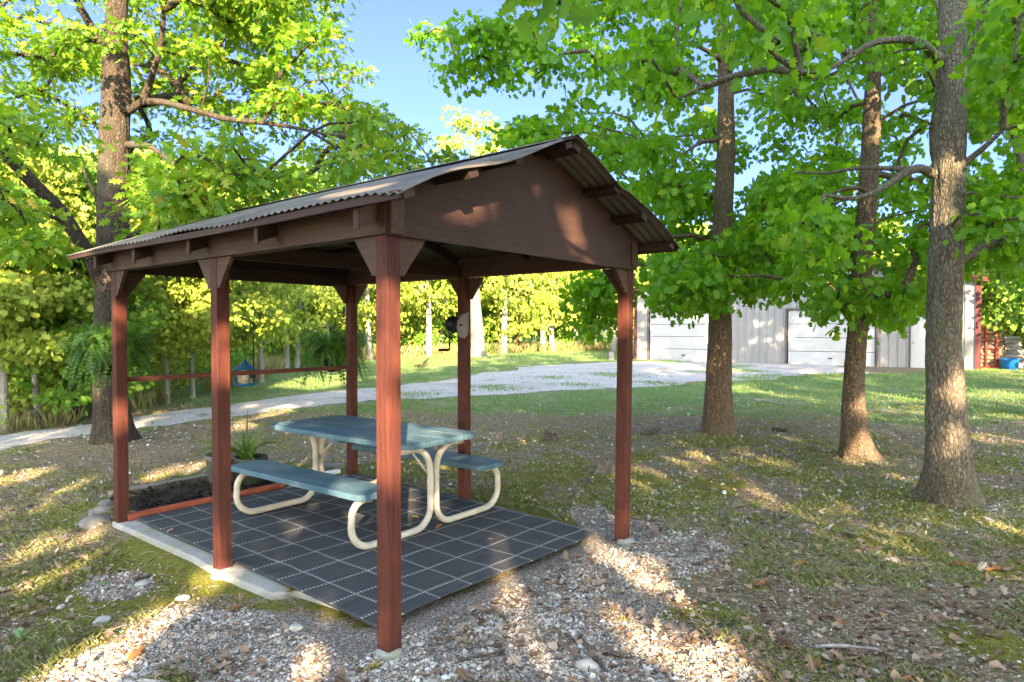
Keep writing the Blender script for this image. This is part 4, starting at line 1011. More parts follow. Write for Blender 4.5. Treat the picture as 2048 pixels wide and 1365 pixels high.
# deeper rows
deep = 'leafy tree deeper in the wood, behind the first row of trunks'
edge = np.array([G(px, py)[:2] for px, py in ((-500, 905), (-150, 880), (10, 862), (180, 838), (335, 805), (447, 783), (574, 745), (740, 728), (858, 719), (1007, 713), (1105, 706), (1226, 706))])
el = np.r_[0, np.cumsum(np.linalg.norm(np.diff(edge, axis=0), axis=1))]
def along(t): return np.array([np.interp(t, el, edge[:, 0]), np.interp(t, el, edge[:, 1])])
for row, (off, gap, h0) in enumerate(((3.5, 3.2, 6.2), (7.5, 3.6, 8.0), (13, 4.5, 10.0), (20, 6, 12))):
    t = 0
    while t < el[-1]:
        p = along(t); tn = along(min(t+0.5, el[-1]))-along(max(t-0.5, 0)); tn /= np.linalg.norm(tn)+1e-9; n_ = np.array([-tn[1], tn[0]])
        q = p+n_*(off+rng.normal()*0.8)+tn*rng.normal()*0.8
        d = q[1]; H = min(h0*(0.85+0.35*rng.random()), 1.7+(655-(340+60*rng.random()))/F*max(d, 12)+1.0)
        if q[1] > 11: wood_tree(q[0], q[1], max(H, 5), int(rng.integers(0, 5)), rng.random()*6, deep, 'trees deeper in the wood', 1.15)
        t += gap*(0.8+0.4*rng.random())
# big grey tree on the lawn
gbt = G(955, 722); s_ = 0
def lawn_tree():
    rng = np.random.default_rng(5); H = 12.6; d = gbt[1]; root = thing('oak_tree', 'big grey trunk alone on the lawn behind the middle right pavilion post', 'tree', (gbt[0], gbt[1], gz(gbt[0], gbt[1])), 0); b0 = np.array(root.location)
    tp = np.array([(0, 0, -0.2), (-0.02, 0, 1.2), (-0.2, 0, 3.5), (-0.3, 0, 8), (-0.2, 0, 12)])
    tk = bark_tube('trunk', tp, [0.40, 0.33, 0.27, 0.2, 0.04], 48, 0.08, 0.45, 0.05, 6)
    c = tall(rng, 0, 0, 3.0, 4.6, 12.4, 70); A, B, RA, RB = grow(rng, list(interp_path(tp[2:], [1, 1, 1], 0.4)[0]), None, c, 0.6)
    link_mesh('trunk', join_np('trunk', [tk, tubes_mesh('branches', (A, B, RA, RB), 5)]), M['bark_grey'], root)
    pos, BS = cluster_leaves(rng, c, 0.65*(0.6+0.8*rng.random(len(c))), 60, 0.2, 0.45, 0.5); link_mesh('crown', scatter('crown', LVs, LFs, pos, BS), M['leaf_far'], root)
lawn_tree()
# behind and right of the barn
for i in range(17):
    px = 1250+i*52; d = 40+6*rng.random()+(i % 2)*5; top = 440+50*rng.random(); p = P(px, 700, d)
    wood_tree(p[0], p[1], 1.7+(655-top)/F*d, [0, 1, 3][i % 3], rng.random()*6, 'pale leafy tree rising behind the roof of the metal barn', 'trees behind the barn', 1.0)
for i, (px, d, top, kd, lb) in enumerate(((1995, 31, 430, 2, 'green tree directly behind the firewood rack'), (2036, 27, 420, 3, 'tree with a dark leaning trunk at the right edge beyond the blue tub'), (2090, 24, 300, 2, 'green tree at the right edge of the view, nearest the lawn'),
                                         (2040, 40, 420, 0, 'yellow-green tree far behind the blue tub'), (2150, 33, 380, 4, 'bushy green tree beyond the right edge of the lawn'), (2260, 22, 250, 2, 'green tree outside the right edge of the view'), (1975, 44, 440, 1, 'pale tree far behind the right end of the barn'))):
    p = P(px, 700, d); wood_tree(p[0], p[1], 1.7+(655-top)/F*d, kd, rng.random()*6, lb, 'trees right of the barn', 1.0)

# undergrowth along the edge of the wood, far woods
def leaf_mass(name, c, rad, per, size, mat, lab, cat, flat=0.6, up=0.4, seed=1):
    rng = np.random.default_rng(seed); pos, BS = cluster_leaves(rng, c, rad, per, size, flat, up); o = link_mesh(name, scatter(name, LVs, LFs, pos, BS), mat)
    return finish(o, lab, cat, kind='stuff')
c = []; 
for t in np.arange(0, el[-1], 0.28):
    p = along(t); tn = along(min(t+0.5, el[-1]))-along(max(t-0.5, 0)); tn /= np.linalg.norm(tn)+1e-9; n_ = np.array([-tn[1], tn[0]])
    for off in (1.6, 3.2, 5.5, 9):
        q = p+n_*(off+rng.normal()*0.7)+tn*rng.normal()*0.5; c.append((q[0], q[1], (0.25+off*0.22)*rng.random()*1.7+0.2))
c = np.array(c); near_ = np.hypot(c[:, 0], c[:, 1]) < 22
leaf_mass('undergrowth', c[near_], 0.5+0.3*rng.random(near_.sum()), 90, 0.085, M['leaf_far'], 'green undergrowth beside the drive at the left edge of the view', 'undergrowth', seed=18)
c = c[~near_]; leaf_mass('undergrowth', c, 0.55+0.35*rng.random(len(c)), 40, 0.15, M['leaf_far2'], 'green undergrowth along the edge of the wood', 'undergrowth', seed=8)
c = []
for i in range(900):
    az = R(-62+124*rng.random()); d = 56+30*rng.random(); c.append((math.sin(az)*d, math.cos(az)*d+4, 1+9*rng.random()**0.8))
for i in range(170):
    az = R(48+42*rng.random()); d = 26+14*rng.random(); c.append((math.sin(az)*d, math.cos(az)*d, 0.5+8*rng.random()))
for i in range(170):
    az = R(-90+42*rng.random()); d = 17+16*rng.random(); c.append((math.sin(az)*d, math.cos(az)*d+3, 0.5+7*rng.random()))
c = np.array(c); leaf_mass('distant_woods', c, 1.5+1.0*rng.random(len(c)), 60, 0.42, M['leaf_far'], 'distant leafy woods closing the view behind everything', 'woods', 0.7, seed=9)

# ------------------------------------------------------------------ barn
BL = np.array([5.88, 32.3]); BA = math.atan2(-7.6, 11.22); BW = 13.55; BD = 12.0; WH = 3.42; PK = 1.15
bx_ = np.array([math.cos(BA), math.sin(BA)]); by_ = np.array([-math.sin(BA), math.cos(BA)])
barn = thing('metal_barn', 'pale grey metal barn with two white garage doors and maroon trim', 'barn', (BL[0], BL[1], 0.085), BA)
m = NT('pale_grey_siding'); v = m.coord(); n1 = m.noise(v, 0.8, 4); c = m.ramp(n1, [(0.3, (0.235, 0.225, 0.21)), (0.7, (0.29, 0.28, 0.265))]); c = m.mix(m.rng(m.noise(m.coord('Object', (6, 6, 0.5)), 2, 4), 0.55, 0.8, 0, 0.3), c, (0.4, 0.37, 0.33)); m.col(c); m.rough(0.45); M['siding'] = m.m
M['taupe'] = flat_mat('dark_taupe_trim', (0.10, 0.075, 0.072), 0.45, 0.15, 3); M['maroon'] = flat_mat('maroon_trim', (0.09, 0.028, 0.028), 0.45, 0.15, 3); M['door_white'] = flat_mat('white_sectional_door', (0.46, 0.45, 0.435), 0.5, 0.05, 2, 0, 0.03)
def ztop(x): return WH+PK*(1-abs(x-BW/2)/(BW/2))
def ribs(x0, x1, z0, zt, y=0.0):
    xs = [x0]; k = math.ceil((x0+0.001)/0.305)
    prof = []
    while k*0.305 < x1-0.02:
        xr = k*0.305
        for dx, dp in ((-0.035, 0), (-0.016, -0.04), (0.016, -0.04), (0.035, 0)):
            if x0 < xr+dx < x1: prof.append((xr+dx, dp))
        k += 1
    prof = [(x0, 0)]+prof+[(x1, 0)]
    if x0 < BW/2 < x1: prof.append((BW/2, 0)); prof.sort()
    b = MB(); vs = []; fs = []
    for (x, dp) in prof: vs += [(x, y+dp, z0), (x, y+dp, zt(x))]
    for i in range(len(prof)-1): fs.append((2*i, 2*i+2, 2*i+3, 2*i+1))
    b.add(vs, fs); return b
D1 = (0.70, 4.05, 2.30); D2 = (6.87, 10.22, 2.30); D3 = (11.35, 12.30, 2.05)
allv = MB()
for (a, b_, z0, zt) in ((0.0, D1[0], -0.15, ztop), (D1[1], D2[0], -0.15, ztop), (D2[1], D3[0], -0.15, ztop), (D3[1], BW, -0.15, ztop), (D1[0], D1[1], D1[2], ztop), (D2[0], D2[1], D2[2], ztop), (D3[0], D3[1], D3[2], ztop)):
    w_ = ribs(a, b_, z0, zt); allv.add(w_.v, w_.f)
allv.add([(0, 0, -0.15), (0, BD, -0.15), (0, BD, WH), (0, 0, WH)], [(0, 1, 2, 3)]); allv.add([(BW, 0, -0.15), (BW, 0, WH), (BW, BD, WH), (BW, BD, -0.15)], [(0, 1, 2, 3)])
allv.add([(0, BD, -0.15), (BW, BD, -0.15), (BW, BD, WH), (BW/2, BD, WH+PK), (0, BD, WH)], [(0, 1, 2, 3, 4)])
obj('wall', allv, M['siding'], barn)
b = MB()
for s in (-1, 1):
    x0 = BW/2; x1 = BW/2+s*(BW/2+0.25); z1 = WH-0.03
    b.prism([(x0, -0.3, WH+PK+0.02), (x1, -0.3, z1), (x1, -0.3, z1-0.03), (x0, -0.3, WH+PK-0.01)], (0, BD+0.6, 0))
obj('roof', b, M['siding'], barn)
b = MB()
for s in (-1, 1):
    x0 = BW/2; x1 = BW/2+s*(BW/2+0.26); z1 = WH-0.03
    b.prism([(x0, -0.33, WH+PK+0.03), (x1, -0.33, z1+0.01), (x1, -0.33, z1-0.15), (x0, -0.33, WH+PK-0.13)], (0, 0.025, 0))
obj('rake_trim', b, M['maroon'], barn)
for x in (0.045, BW-0.045):
    obj('corner_trim', MB().box((x, -0.02, (WH-0.1)/2-0.05), (0.13 if x < 1 else 0.18, 0.07, WH+0.0)), M['maroon'], barn)
def garage(d):
    x0, x1, h = d; root = None; n = 4; ph = (h-0.03)/n; b = MB()
    b.box(((x0+x1)/2, 0.085, h/2), (x1-x0-0.10, 0.03, h-0.02)); gd = obj('garage_door', b, M['taupe'], barn)
    k = 6; w = (x1-x0-0.2)/k
    for i in range(n):
        p = MB().box(((x0+x1)/2, 0.052, 0.03+ph*(i+0.5)), (x1-x0-0.12, 0.03, ph-0.028))
        for j in range(k):
            for q in (-1, 1):
                cx = x0+0.1+w*(j+0.5); cz = 0.03+ph*(i+0.5)
                p.box((cx, 0.034, cz+q*ph*0.28), (w*0.8, 0.022, 0.016)); p.box((cx+q*w*0.4, 0.034, cz), (0.016, 0.021, ph*0.56-0.018))
        obj('door_section', p, M['door_white'], gd)
    obj('handle', MB().box(((x0+x1)/2, 0.02, 0.32), (0.16, 0.03, 0.04)), M['black_iron'], gd)
    f = MB().box((x0-0.015, -0.005, h/2), (0.075, 0.10, h+0.02)).box((x1+0.015, -0.005, h/2), (0.075, 0.10, h+0.02)).box(((x0+x1)/2, -0.004, h+0.055), (x1-x0+0.13, 0.085, 0.09))
    obj('door_trim', f, M['taupe'], barn)
garage(D1); garage(D2)
o = obj('entry_door', MB().box(((D3[0]+D3[1])/2, 0.05, D3[2]/2), (D3[1]-D3[0]-0.06, 0.04, D3[2]-0.03)), M['door_white'], barn)
obj('door_knob', MB().lathe([(0, -0.03), (0.03, -0.01), (0.03, 0.01), (0, 0.03)], 10, (D3[0]+0.12, 0.0, 1.0)), M['rust_red'], o)
obj('door_trim', MB().box((D3[0]-0.01, -0.003, D3[2]/2), (0.07, 0.08, D3[2])).box((D3[1]+0.01, -0.003, D3[2]/2), (0.07, 0.08, D3[2])).box(((D3[0]+D3[1])/2, -0.002, D3[2]+0.035), (D3[1]-D3[0]+0.09, 0.075, 0.06)), M['taupe'], barn)
b = MB().box((BW/2, 0.03, -0.09), (BW-0.02, 0.10, 0.16)); obj('foundation', b, M['concrete'], barn)

# firewood, tub
wp = P(1990, 742, 25.6); wz = gz(wp[0], wp[1]); WAZ = -0.55
rack = thing('firewood_rack', 'red steel firewood rack with white-tipped uprights right of the barn', 'firewood rack', (wp[0], wp[1], wz), WAZ)
for sx_ in (-0.30, 0.02):
    for sy_ in (-0.24, 0.3):
        u = obj('upright', MB().tube([(sx_, sy_, 0), (sx_, sy_, 1.62)], 0.035, 8), M['rust_red'], rack)
        obj('end_cap', MB().tube([(sx_, sy_, 1.62), (sx_, sy_, 1.78)], 0.028, 8), M['white_steel'], u)
for z in (0.06, 0.75): obj('crossbar', MB().tube([(-0.30, -0.24, z), (0.02, -0.24, z)], 0.028, 8), M['rust_red'], rack)
for sy_ in (-0.24, 0.3): obj('base_rail', MB().tube([(-0.45, sy_, 0.03), (0.6, sy_, 0.03)], 0.03, 8), M['rust_red'], rack)
M['log'] = wood_mat('split_firewood', (0.10, 0.07, 0.05), (0.26, 0.20, 0.15), 'x', (0.42, 0.36, 0.3), 0.55, 0.95)
M['log_grey'] = wood_mat('grey_split_firewood', (0.20, 0.19, 0.19), (0.40, 0.39, 0.39), 'x', (0.5, 0.48, 0.46), 0.55, 0.95)
def logmesh(seed, Ln, r):
    rg = np.random.default_rng(seed); n = 7; vs = []; fs = []
    rad = [r*(0.75+0.5*rg.random()) for _ in range(n)]
    for i, x in enumerate(np.linspace(-Ln/2, Ln/2, 4)):
        for k in range(n): a = 2*PI*k/n; vs.append((x, math.cos(a)*rad[k]*(1+0.1*rg.normal()), math.sin(a)*rad[k]*0.8*(1+0.1*rg.normal())))
    for i in range(3):
        for k in range(n): fs.append((i*n+k, i*n+(k+1) % n, (i+1)*n+(k+1) % n, (i+1)*n+k))
    fs += [tuple(range(n-1, -1, -1)), tuple(range(3*n, 4*n))]
    b = MB(); b.add(vs, fs); return b
lm = [obj('firewood_log', logmesh(i, 0.72, 0.085), M['log']) for i in range(4)]; used = set()
rl = random.Random(4)
def put_log(o_, loc, rot, lab, grp, first):
    o = o_ if first else o_.copy()
    if not first: C.objects.link(o)
    o.location = loc; o.rotation_euler = rot; finish(o, lab, 'log', grp); return o
ca, sa = math.cos(WAZ), math.sin(WAZ)
for i in range(11):
    for j in range(3):
        lx_ = -0.12+rl.uniform(-0.05, 0.05); ly_ = -0.13+j*0.16; z = wz+0.13+i*0.135
        k = (i*3+j) % 4; first = k not in used; used.add(k)
        put_log(lm[k], (wp[0]+lx_*ca-ly_*sa, wp[1]+lx_*sa+ly_*ca, z), (rl.uniform(-3, 3), rl.uniform(-.04, .04), WAZ+rl.uniform(-.1, .1)), 'split log stacked between the red uprights of the rack', 'split logs in the red rack', first)
lg = [obj('firewood_log', logmesh(20+i, 0.5, 0.085), M['log_grey']) for i in range(3)]; used = set()
for i in range(9):
    for j in range(2):
        lx_ = 0.62+rl.uniform(-0.05, 0.05)-0.015*i; ly_ = 0.1+j*0.17; z = wz+0.06+i*0.135; k = (i*2+j) % 3; first = k not in used; used.add(k)
        put_log(lg[k], (wp[0]+lx_*ca-ly_*sa, wp[1]+lx_*sa+ly_*ca, z), (rl.uniform(-3, 3), rl.uniform(-.04, .04), WAZ+rl.uniform(-.15, .15)), 'grey split log in the pile right of the rack, behind the blue tub', 'grey logs behind the blue tub', first)
tp_ = P(2018, 742, 25.0); b = MB()
b.lathe([(0.0, 0.02), (0.27, 0.0), (0.31, 0.36), (0.33, 0.37), (0.33, 0.395), (0.30, 0.395), (0.26, 0.04), (0.0, 0.04)], 28)
tb = obj('plastic_tub', b, M['tub']); tb.location = (tp_[0], tp_[1], gz(tp_[0], tp_[1])); finish(tb, 'blue round plastic tub on the grass in front of the firewood', 'tub')
bp_ = P(1222, 720, 31.5); b = MB(); b.lathe([(0, 0), (0.20, 0), (0.16, 0.36), (0.12, 0.38), (0, 0.38)], 4, ang=PI/4)
o = obj('utility_box', b, M['grey_pot']); o.location = (bp_[0], bp_[1], gz(bp_[0], bp_[1])); finish(o, 'small grey box on the grass left of the barn, behind the right corner post', 'box')
bp_ = P(1262, 720, 32.0); b = MB().lathe([(0, 0), (0.17, 0), (0.14, 0.15), (0.05, 0.34), (0, 0.36)], 9)
o = obj('rubber_boot_scraper', b, M['black_pot']); o.name = 'black_bag'; o.location = (bp_[0], bp_[1], gz(bp_[0], bp_[1])); finish(o, 'small black bag slumped against the left corner of the barn', 'bag')

# ------------------------------------------------------------------ hanging ferns
def frond_template(Ln, n, droop, lift):
    V = []; Fc = []
    prev = None
    for i in range(n+1):
        t = i/n; x = Ln*t*(1-0.28*droop*t); z = lift*Ln*(t-t*t*0.5)*1.5-droop*Ln*t**2.4*1.0
        cur = (x, z); 
        if prev:
            dx, dz = cur[0]-prev[0], cur[1]-prev[1]; k = len(V)
            V += [(prev[0], -.0018, prev[1]), (prev[0], .0018, prev[1]), (cur[0], .0012, cur[1]), (cur[0], -.0012, cur[1])]; Fc.append((k, k+1, k+2, k+3))
            w = 0.050*math.sin(PI*min(1, 0.12+0.88*t)**0.8)**0.7*(1.05-0.2*t)+0.004
            for s in (-1, 1):
                k = len(V); hx = dx*0.42; hz = dz*0.42; sag = -0.25*w
                V += [(prev[0], 0, prev[1]), (prev[0]+hx*0.5+w*0.12, s*w*0.55, prev[1]+hz*.5+sag*0.3), (prev[0]+hx+w*0.22, s*w, prev[1]+hz+sag), (prev[0]+hx*1.6, s*w*0.5, prev[1]+hz*1.6+sag*.3), (prev[0]+hx*1.7, 0, prev[1]+hz*1.7)]
                Fc.append((k, k+1, k+2, k+3, k+4) if s > 0 else (k+4, k+3, k+2, k+1, k))
        prev = cur
    return V, Fc
def fern(loc, label, seed, size=1.0, hang=0.28):
    root = thing('hanging_fern', label, 'hanging plant', loc, 0, 'hanging ferns on the pavilion'); rg = np.random.default_rng(seed)
    obj('pot', MB().lathe([(0, -0.17), (0.085, -0.17), (0.125, -0.01), (0.135, 0.0), (0.135, 0.015), (0.12, 0.015), (0.115, -0.02), (0, -0.02)], 24), M['black_pot'], root)
    ms = []
    for (dr, lf, n, ln) in ((0.75, 1.0, 80, 0.42), (0.45, 1.15, 60, 0.42), (1.1, 0.65, 80, 0.44), (0.2, 1.3, 26, 0.32)):
        T, Fc = frond_template(ln*size, 24, dr, lf); yaw = rg.random(n)*2*PI; sc_ = 0.75+0.45*rg.random(n); roll = rg.normal(size=n)*0.35; pit = rg.normal(size=n)*0.18
        Bs = []
        for k in range(n): Bs.append(np.array(Matrix.Rotation(yaw[k], 3, 'Z') @ Matrix.Rotation(pit[k], 3, 'Y') @ Matrix.Rotation(roll[k], 3, 'X'))*sc_[k])
        ps = np.stack([np.cos(yaw)*0.06, np.sin(yaw)*0.06, np.full(n, 0.0)], 1)
        ms.append(scatter('fronds', T, Fc, ps, np.array(Bs)))
    link_mesh('fronds', join_np('fronds', ms, False), M['fern'], root)
    for k in range(3):
        a = 2*PI*k/3+0.4; obj('hanger_wire', MB().tube([(0.13*math.cos(a), 0.13*math.sin(a), 0.01), (0, 0, hang)], 0.0022, 5), M['black_iron'], root)
    return root
fA = P(222, 716, 6.35); fern(fA, 'hanging fern in a black pot outside the leftmost corner post', 2, 1.0, 0.34)
fB = P(668, 715, 8.15); fern(fB, 'dark green hanging fern at the back corner post above the rail', 6, 1.05, 0.32)
def bracket(loc_a, loc_b, label):
    a = Vector(loc_a); b_ = Vector(loc_b); root = thing('plant_bracket', label, 'bracket', a, 0, 'iron plant brackets'); d = b_-a
    pts = [(0, 0, -0.10)]+[tuple(d*t+Vector((0, 0, 0.10*math.sin(PI*t)-0.10*(1-t)))) for t in (0.25, 0.5, 0.75)]+[tuple(d)]+[tuple(d+Vector((0.03*math.sin(q), 0, -0.03+0.03*math.cos(q)))) for q in (0.8, 1.6, 2.4, 3.1, 3.8)]
    obj('hook_arm', MB().tube(pts, 0.005, 6), M['black_iron'], root)
    obj('wall_plate', MB().box((0, 0, -0.08), (0.02, 0.02, 0.12)), M['black_iron'], root)
wA = to_world(-0.02, L+0.05); bracket((wA[0]-0.03, wA[1]+0.02, 1.98), (fA[0], fA[1], fA[2]+0.37), 'black iron plant hook screwed to the leftmost corner post')
wF = to_world(W-0.03, L+0.06); bracket((wF[0]-0.03, wF[1]+0.02, 1.93), (fB[0], fB[1], fB[2]+0.36), 'black iron plant hook screwed to the back corner post')

# bird feeder on a shepherd hook clamped to the rail
fd = to_world(1.295, L+0.10); rz0 = 1.20
hook = thing('shepherd_hook', 'thin black shepherd hook standing on the rail beside the bird feeder', 'hook', (fd[0], fd[1], rz0), 0)
pts = [(0, 0, -0.06), (0, 0, 0.20), (0, 0, 0.38)]+[(-0.035+0.035*math.cos(a), 0, 0.40+0.04*math.sin(a)) for a in (0.2, 0.8, 1.5, 2.2, 2.8)]+[(-0.08, 0, 0.375), (-0.093, 0, 0.355), (-0.106, 0, 0.37), (-0.112, 0, 0.40)]
obj('pole', MB().tube(pts, 0.0065, 8), M['black_iron'], hook); obj('clamp', MB().box((0, -0.02, 0.0), (0.035, 0.05, 0.07)), M['black_iron'], hook)
bf = thing('bird_feeder', 'bird feeder with a blue bell roof and seed inside, hanging by the rail', 'bird feeder', (fd[0]-0.093, fd[1]+0.02, rz0-0.10), 0)
obj('roof', MB().lathe([(0.0, 0.255), (0.014, 0.25), (0.016, 0.225), (0.05, 0.20), (0.10, 0.165), (0.12, 0.155), (0.12, 0.150), (0.0, 0.16)], 24), M['blue_tin'], bf)
obj('seed_tube', MB().lathe([(0, 0.005), (0.075, 0.005), (0.075, 0.155), (0, 0.155)], 20), M['seed'], bf)
for k in range(4):
    a = PI/4+k*PI/2; obj('corner_rod', MB().tube([(0.09*math.cos(a), 0.09*math.sin(a), 0), (0.09*math.cos(a), 0.09*math.sin(a), 0.156)], 0.006, 6), M['blue_tin'], bf)
obj('tray', MB().lathe([(0, -0.02), (0.10, -0.018), (0.125, 0.008), (0.118, 0.008), (0.095, -0.006), (0, -0.006)], 24), M['blue_tin'], bf)
obj('hanger_wire', MB().tube([(0, 0, 0.25), (0, -0.02, 0.46)], 0.002, 5), M['black_iron'], bf)

# hand winch on the middle right post
wn_ = to_world(W-0.11, 1.77); win = thing('hand_winch', 'off-white and black hand-cranked reel on the middle right post', 'winch', (wn_[0], wn_[1], 1.70), 0)
poly = [(0.02, 0.10), (0.10, 0.13), (0.10, -0.07), (0.06, -0.13), (0.0, -0.11), (-0.03, -0.04), (-0.02, 0.05)]
obj('side_plate', MB().prism([(x*0.8+0.01, -0.05, z*0.85) for x, z in poly], (0, 0.008, 0)), M['off_white'], win, 0.003)
obj('side_plate', MB().prism([(x, 0.035, z) for x, z in poly], (0, 0.008, 0)), M['off_white'], win, 0.003)
dr = MB(); dr.tube([(-0.02, -0.04, 0), (-0.02, 0.03, 0)], 0.065, 20); dr.tube([(-0.045, -0.045, 0.01), (-0.045, -0.03, 0.01)], 0.078, 20); obj('drum', dr, M['black_pot'], win)
obj('crank', MB().tube([(-0.01, -0.062, 0.12), (-0.02, -0.066, 0.0), (-0.075, -0.07, -0.10), (-0.08, -0.07, -0.24)], 0.008, 6), M['black_iron'], win)
obj('handle', MB().tube([(-0.085, -0.07, -0.235), (-0.18, -0.075, -0.235)], 0.014, 8), M['black_pot'], win)
obj('cable', MB().tube([(-0.03, 0.0, 0.08), (-0.19, 0.02, 0.42)], 0.003, 5), M['black_iron'], win)
obj('bolt', MB().tube([(0.03, -0.06, 0.0), (0.03, -0.05, 0.0)], 0.012, 8), M['black_iron'], win)

# ------------------------------------------------------------------ flower bed behind the pavilion
def wl(lx, ly, z=0): p = to_world(lx, ly); return (p[0], p[1], z)
rb = MB().box((0.80, 3.56, 0.028), (1.54, 0.05, 0.06), Matrix.Rotation(0.03, 3, 'Z')); o = obj('ground_board', rb, M['red_board'], None, 0.004); o.location = (PV[0], PV[1], 0); o.rotation_euler = (0, 0, ANG)
finish(o, 'worn red board lying along the back edge of the rug', 'board')
nb = 70; U_, V_ = np.meshgrid(np.linspace(0, 1, nb), np.linspace(0, 1, nb)); bx2 = 0.12+U_*1.75; by2 = 3.66+V_*0.92
hz = 0.10*np.sin(PI*U_)**0.5*np.sin(PI*V_)**0.6*(0.6+0.7*fbm(bx2*5, by2*5, 0, 3))-0.07+0.02*fbm(bx2*25, by2*25, 0, 6)
wx = PV[0]+ex[0]*bx2+ey[0]*by2; wy = PV[1]+ex[1]*bx2+ey[1]*by2; ix = np.arange(nb*nb).reshape(nb, nb); FQ = np.stack([ix[:-1, :-1], ix[:-1, 1:], ix[1:, 1:], ix[1:, :-1]], -1).reshape(-1, 4)
finish(link_mesh('mulch_bed', np_mesh('mulch_bed', np.stack([wx, wy, hz], -1).reshape(-1, 3), FQ.ravel(), np.full(len(FQ), 4), True), M['soil']), 'dark mulch heaped behind the red board', 'mulch', kind='stuff')
rg = np.random.default_rng(12); n = 420; u = rg.random(n); v_ = rg.random(n); p = np.stack([PV[0]+ex[0]*(0.2+u*1.5)+ey[0]*(3.7+v_*0.8), PV[1]+ex[1]*(0.2+u*1.5)+ey[1]*(3.7+v_*0.8), 0.005+0.04*rg.random(n)*np.sin(PI*u)], 1)
chip = [(-.5, -.12, 0), (.5, -.1, .05), (.45, .12, .12), (-.5, .1, .1)]
o = link_mesh('mulch_chips', scatter('mulch_chips', chip, [(0, 1, 2, 3)], p, bases(rg, rg.normal(size=(n, 3))+np.array([0, 0, 1.5]), 0.04+0.06*rg.random(n))), M['soil']); finish(o, 'black shredded mulch strands on the bed behind the red board', 'mulch', kind='stuff')
def stone_mesh(name, seed, r, sq=(1, 1, .6), mat='stone', rough=0.35):
    bm = bmesh.new(); bmesh.ops.create_icosphere(bm, subdivisions=3, radius=1); 
    co = np.array([v.co[:] for v in bm.verts]); d = 1+rough*(fbm(co[:, 0]*1.3+seed, co[:, 1]*1.3, co[:, 2]*1.3, seed)-0.5)*2+0.08*(fbm(co[:, 0]*5, co[:, 1]*5, co[:, 2]*5, seed)-0.5)
    for v, k in zip(bm.verts, d): v.co = Vector((v.co.x*k*r*sq[0], v.co.y*k*r*sq[1], v.co.z*k*r*sq[2]))
    me = bpy.data.meshes.new(name); bm.to_mesh(me); bm.free(); me.polygons.foreach_set('use_smooth', [True]*len(me.polygons)); return link_mesh(name, me, M[mat])
for i, (lx_, ly_, r_, lb) in enumerate(((-0.12, 3.85, 0.10, 'rounded pale edging stone touching the foot of the leftmost corner post'), (0.02, 4.12, 0.10, 'edging stone behind the rounded pale one beside the mulch'), (0.16, 4.38, 0.10, 'flat edging stone at the far left corner of the mulch bed'))):
    o = stone_mesh('edging_stone', 40+i, r_, (1.25, .9, .75), 'greystone'); q = to_world(lx_, ly_); o.location = (q[0], q[1], -0.05); o.rotation_euler = (0, 0, ANG+0.5*i); finish(o, lb, 'stone')
o = obj('landscape_timber', MB().box((0, 0, 0.01), (1.55, 0.10, 0.12)), M['grey_wood'], None, 0.012); q = to_world(1.05, 4.66); o.location = (q[0], q[1], -0.035); o.rotation_euler = (0, 0, ANG+0.02); finish(o, 'grey weathered timber edging the far side of the mulch bed', 'timber')
for i, (lx_, ly_, a_) in enumerate(((2.16, 4.02, 0.1), (2.50, 4.10, -0.05))):
    o = obj('paving_block', MB().box((0, 0, 0), (0.30, 0.17, 0.075)), M['greystone'], None, 0.008); q = to_world(lx_, ly_); o.location = (q[0], q[1], -0.005); o.rotation_euler = (0, 0, ANG+a_)
    finish(o, 'grey paving block near the back corner post, the left one of two' if i == 0 else 'grey paving block near the back corner post, the right one of two', 'block')
o = obj('metal_channel', MB().box((0, 0, 0), (0.42, 0.05, 0.045)), M['white_steel'], None, 0.004); q = to_world(2.14, 3.70); o.location = (q[0], q[1], 0.03); o.rotation_euler = (0, 0, ANG); finish(o, 'short pale metal channel lying at the foot of the back corner post', 'metal piece')
# pots
def pot(name, loc, r, h, mat, label):
    root = thing(name, label, 'flower pot', loc)
    obj('pot_wall', MB().lathe([(0, 0), (r*0.72, 0), (r*0.95, h*0.86), (r*0.96, h*0.86), (r*1.03, h*0.88), (r*1.03, h), (r*0.95, h), (r*0.9, h*0.84), (r*0.86, h*0.8)], 40), M[mat], root)
    obj('soil', MB().lathe([(0, h*0.84), (r*0.9, h*0.82)], 24), M['soil'], root); return root
pA = P(448, 950, 7.25); pot('flower_pot', (pA[0], pA[1], -0.06), 0.19, 0.38, 'grey_pot', 'plain grey flower pot behind the middle left post')
pB = P(503, 950, 7.15); pB_ = pot('flower_pot', (pB[0], pB[1], -0.06), 0.165, 0.37, 'dark_pot', 'dark flower pot holding the strappy green plant')
def strap_blade(Ln, w, dr, lf, n=12):
    V = []; Fc = []
    for i in range(n+1):
        t = i/n; x = Ln*t*(0.25+0.75*t*lf); z = Ln*(t*(1.15-0.25*lf)-dr*t**2.6); ww = w*math.sin(PI*(0.12+0.88*t)**0.75)**0.8*0.5+0.0006
        V += [(x, -ww, z+ww*0.5), (x, 0, z), (x, ww, z+ww*0.5)]
        if i: k = 3*i; Fc += [(k-3, k-2, k+1, k), (k-2, k-1, k+2, k+1)]
    return V, Fc
ms = []; rg = np.random.default_rng(3)
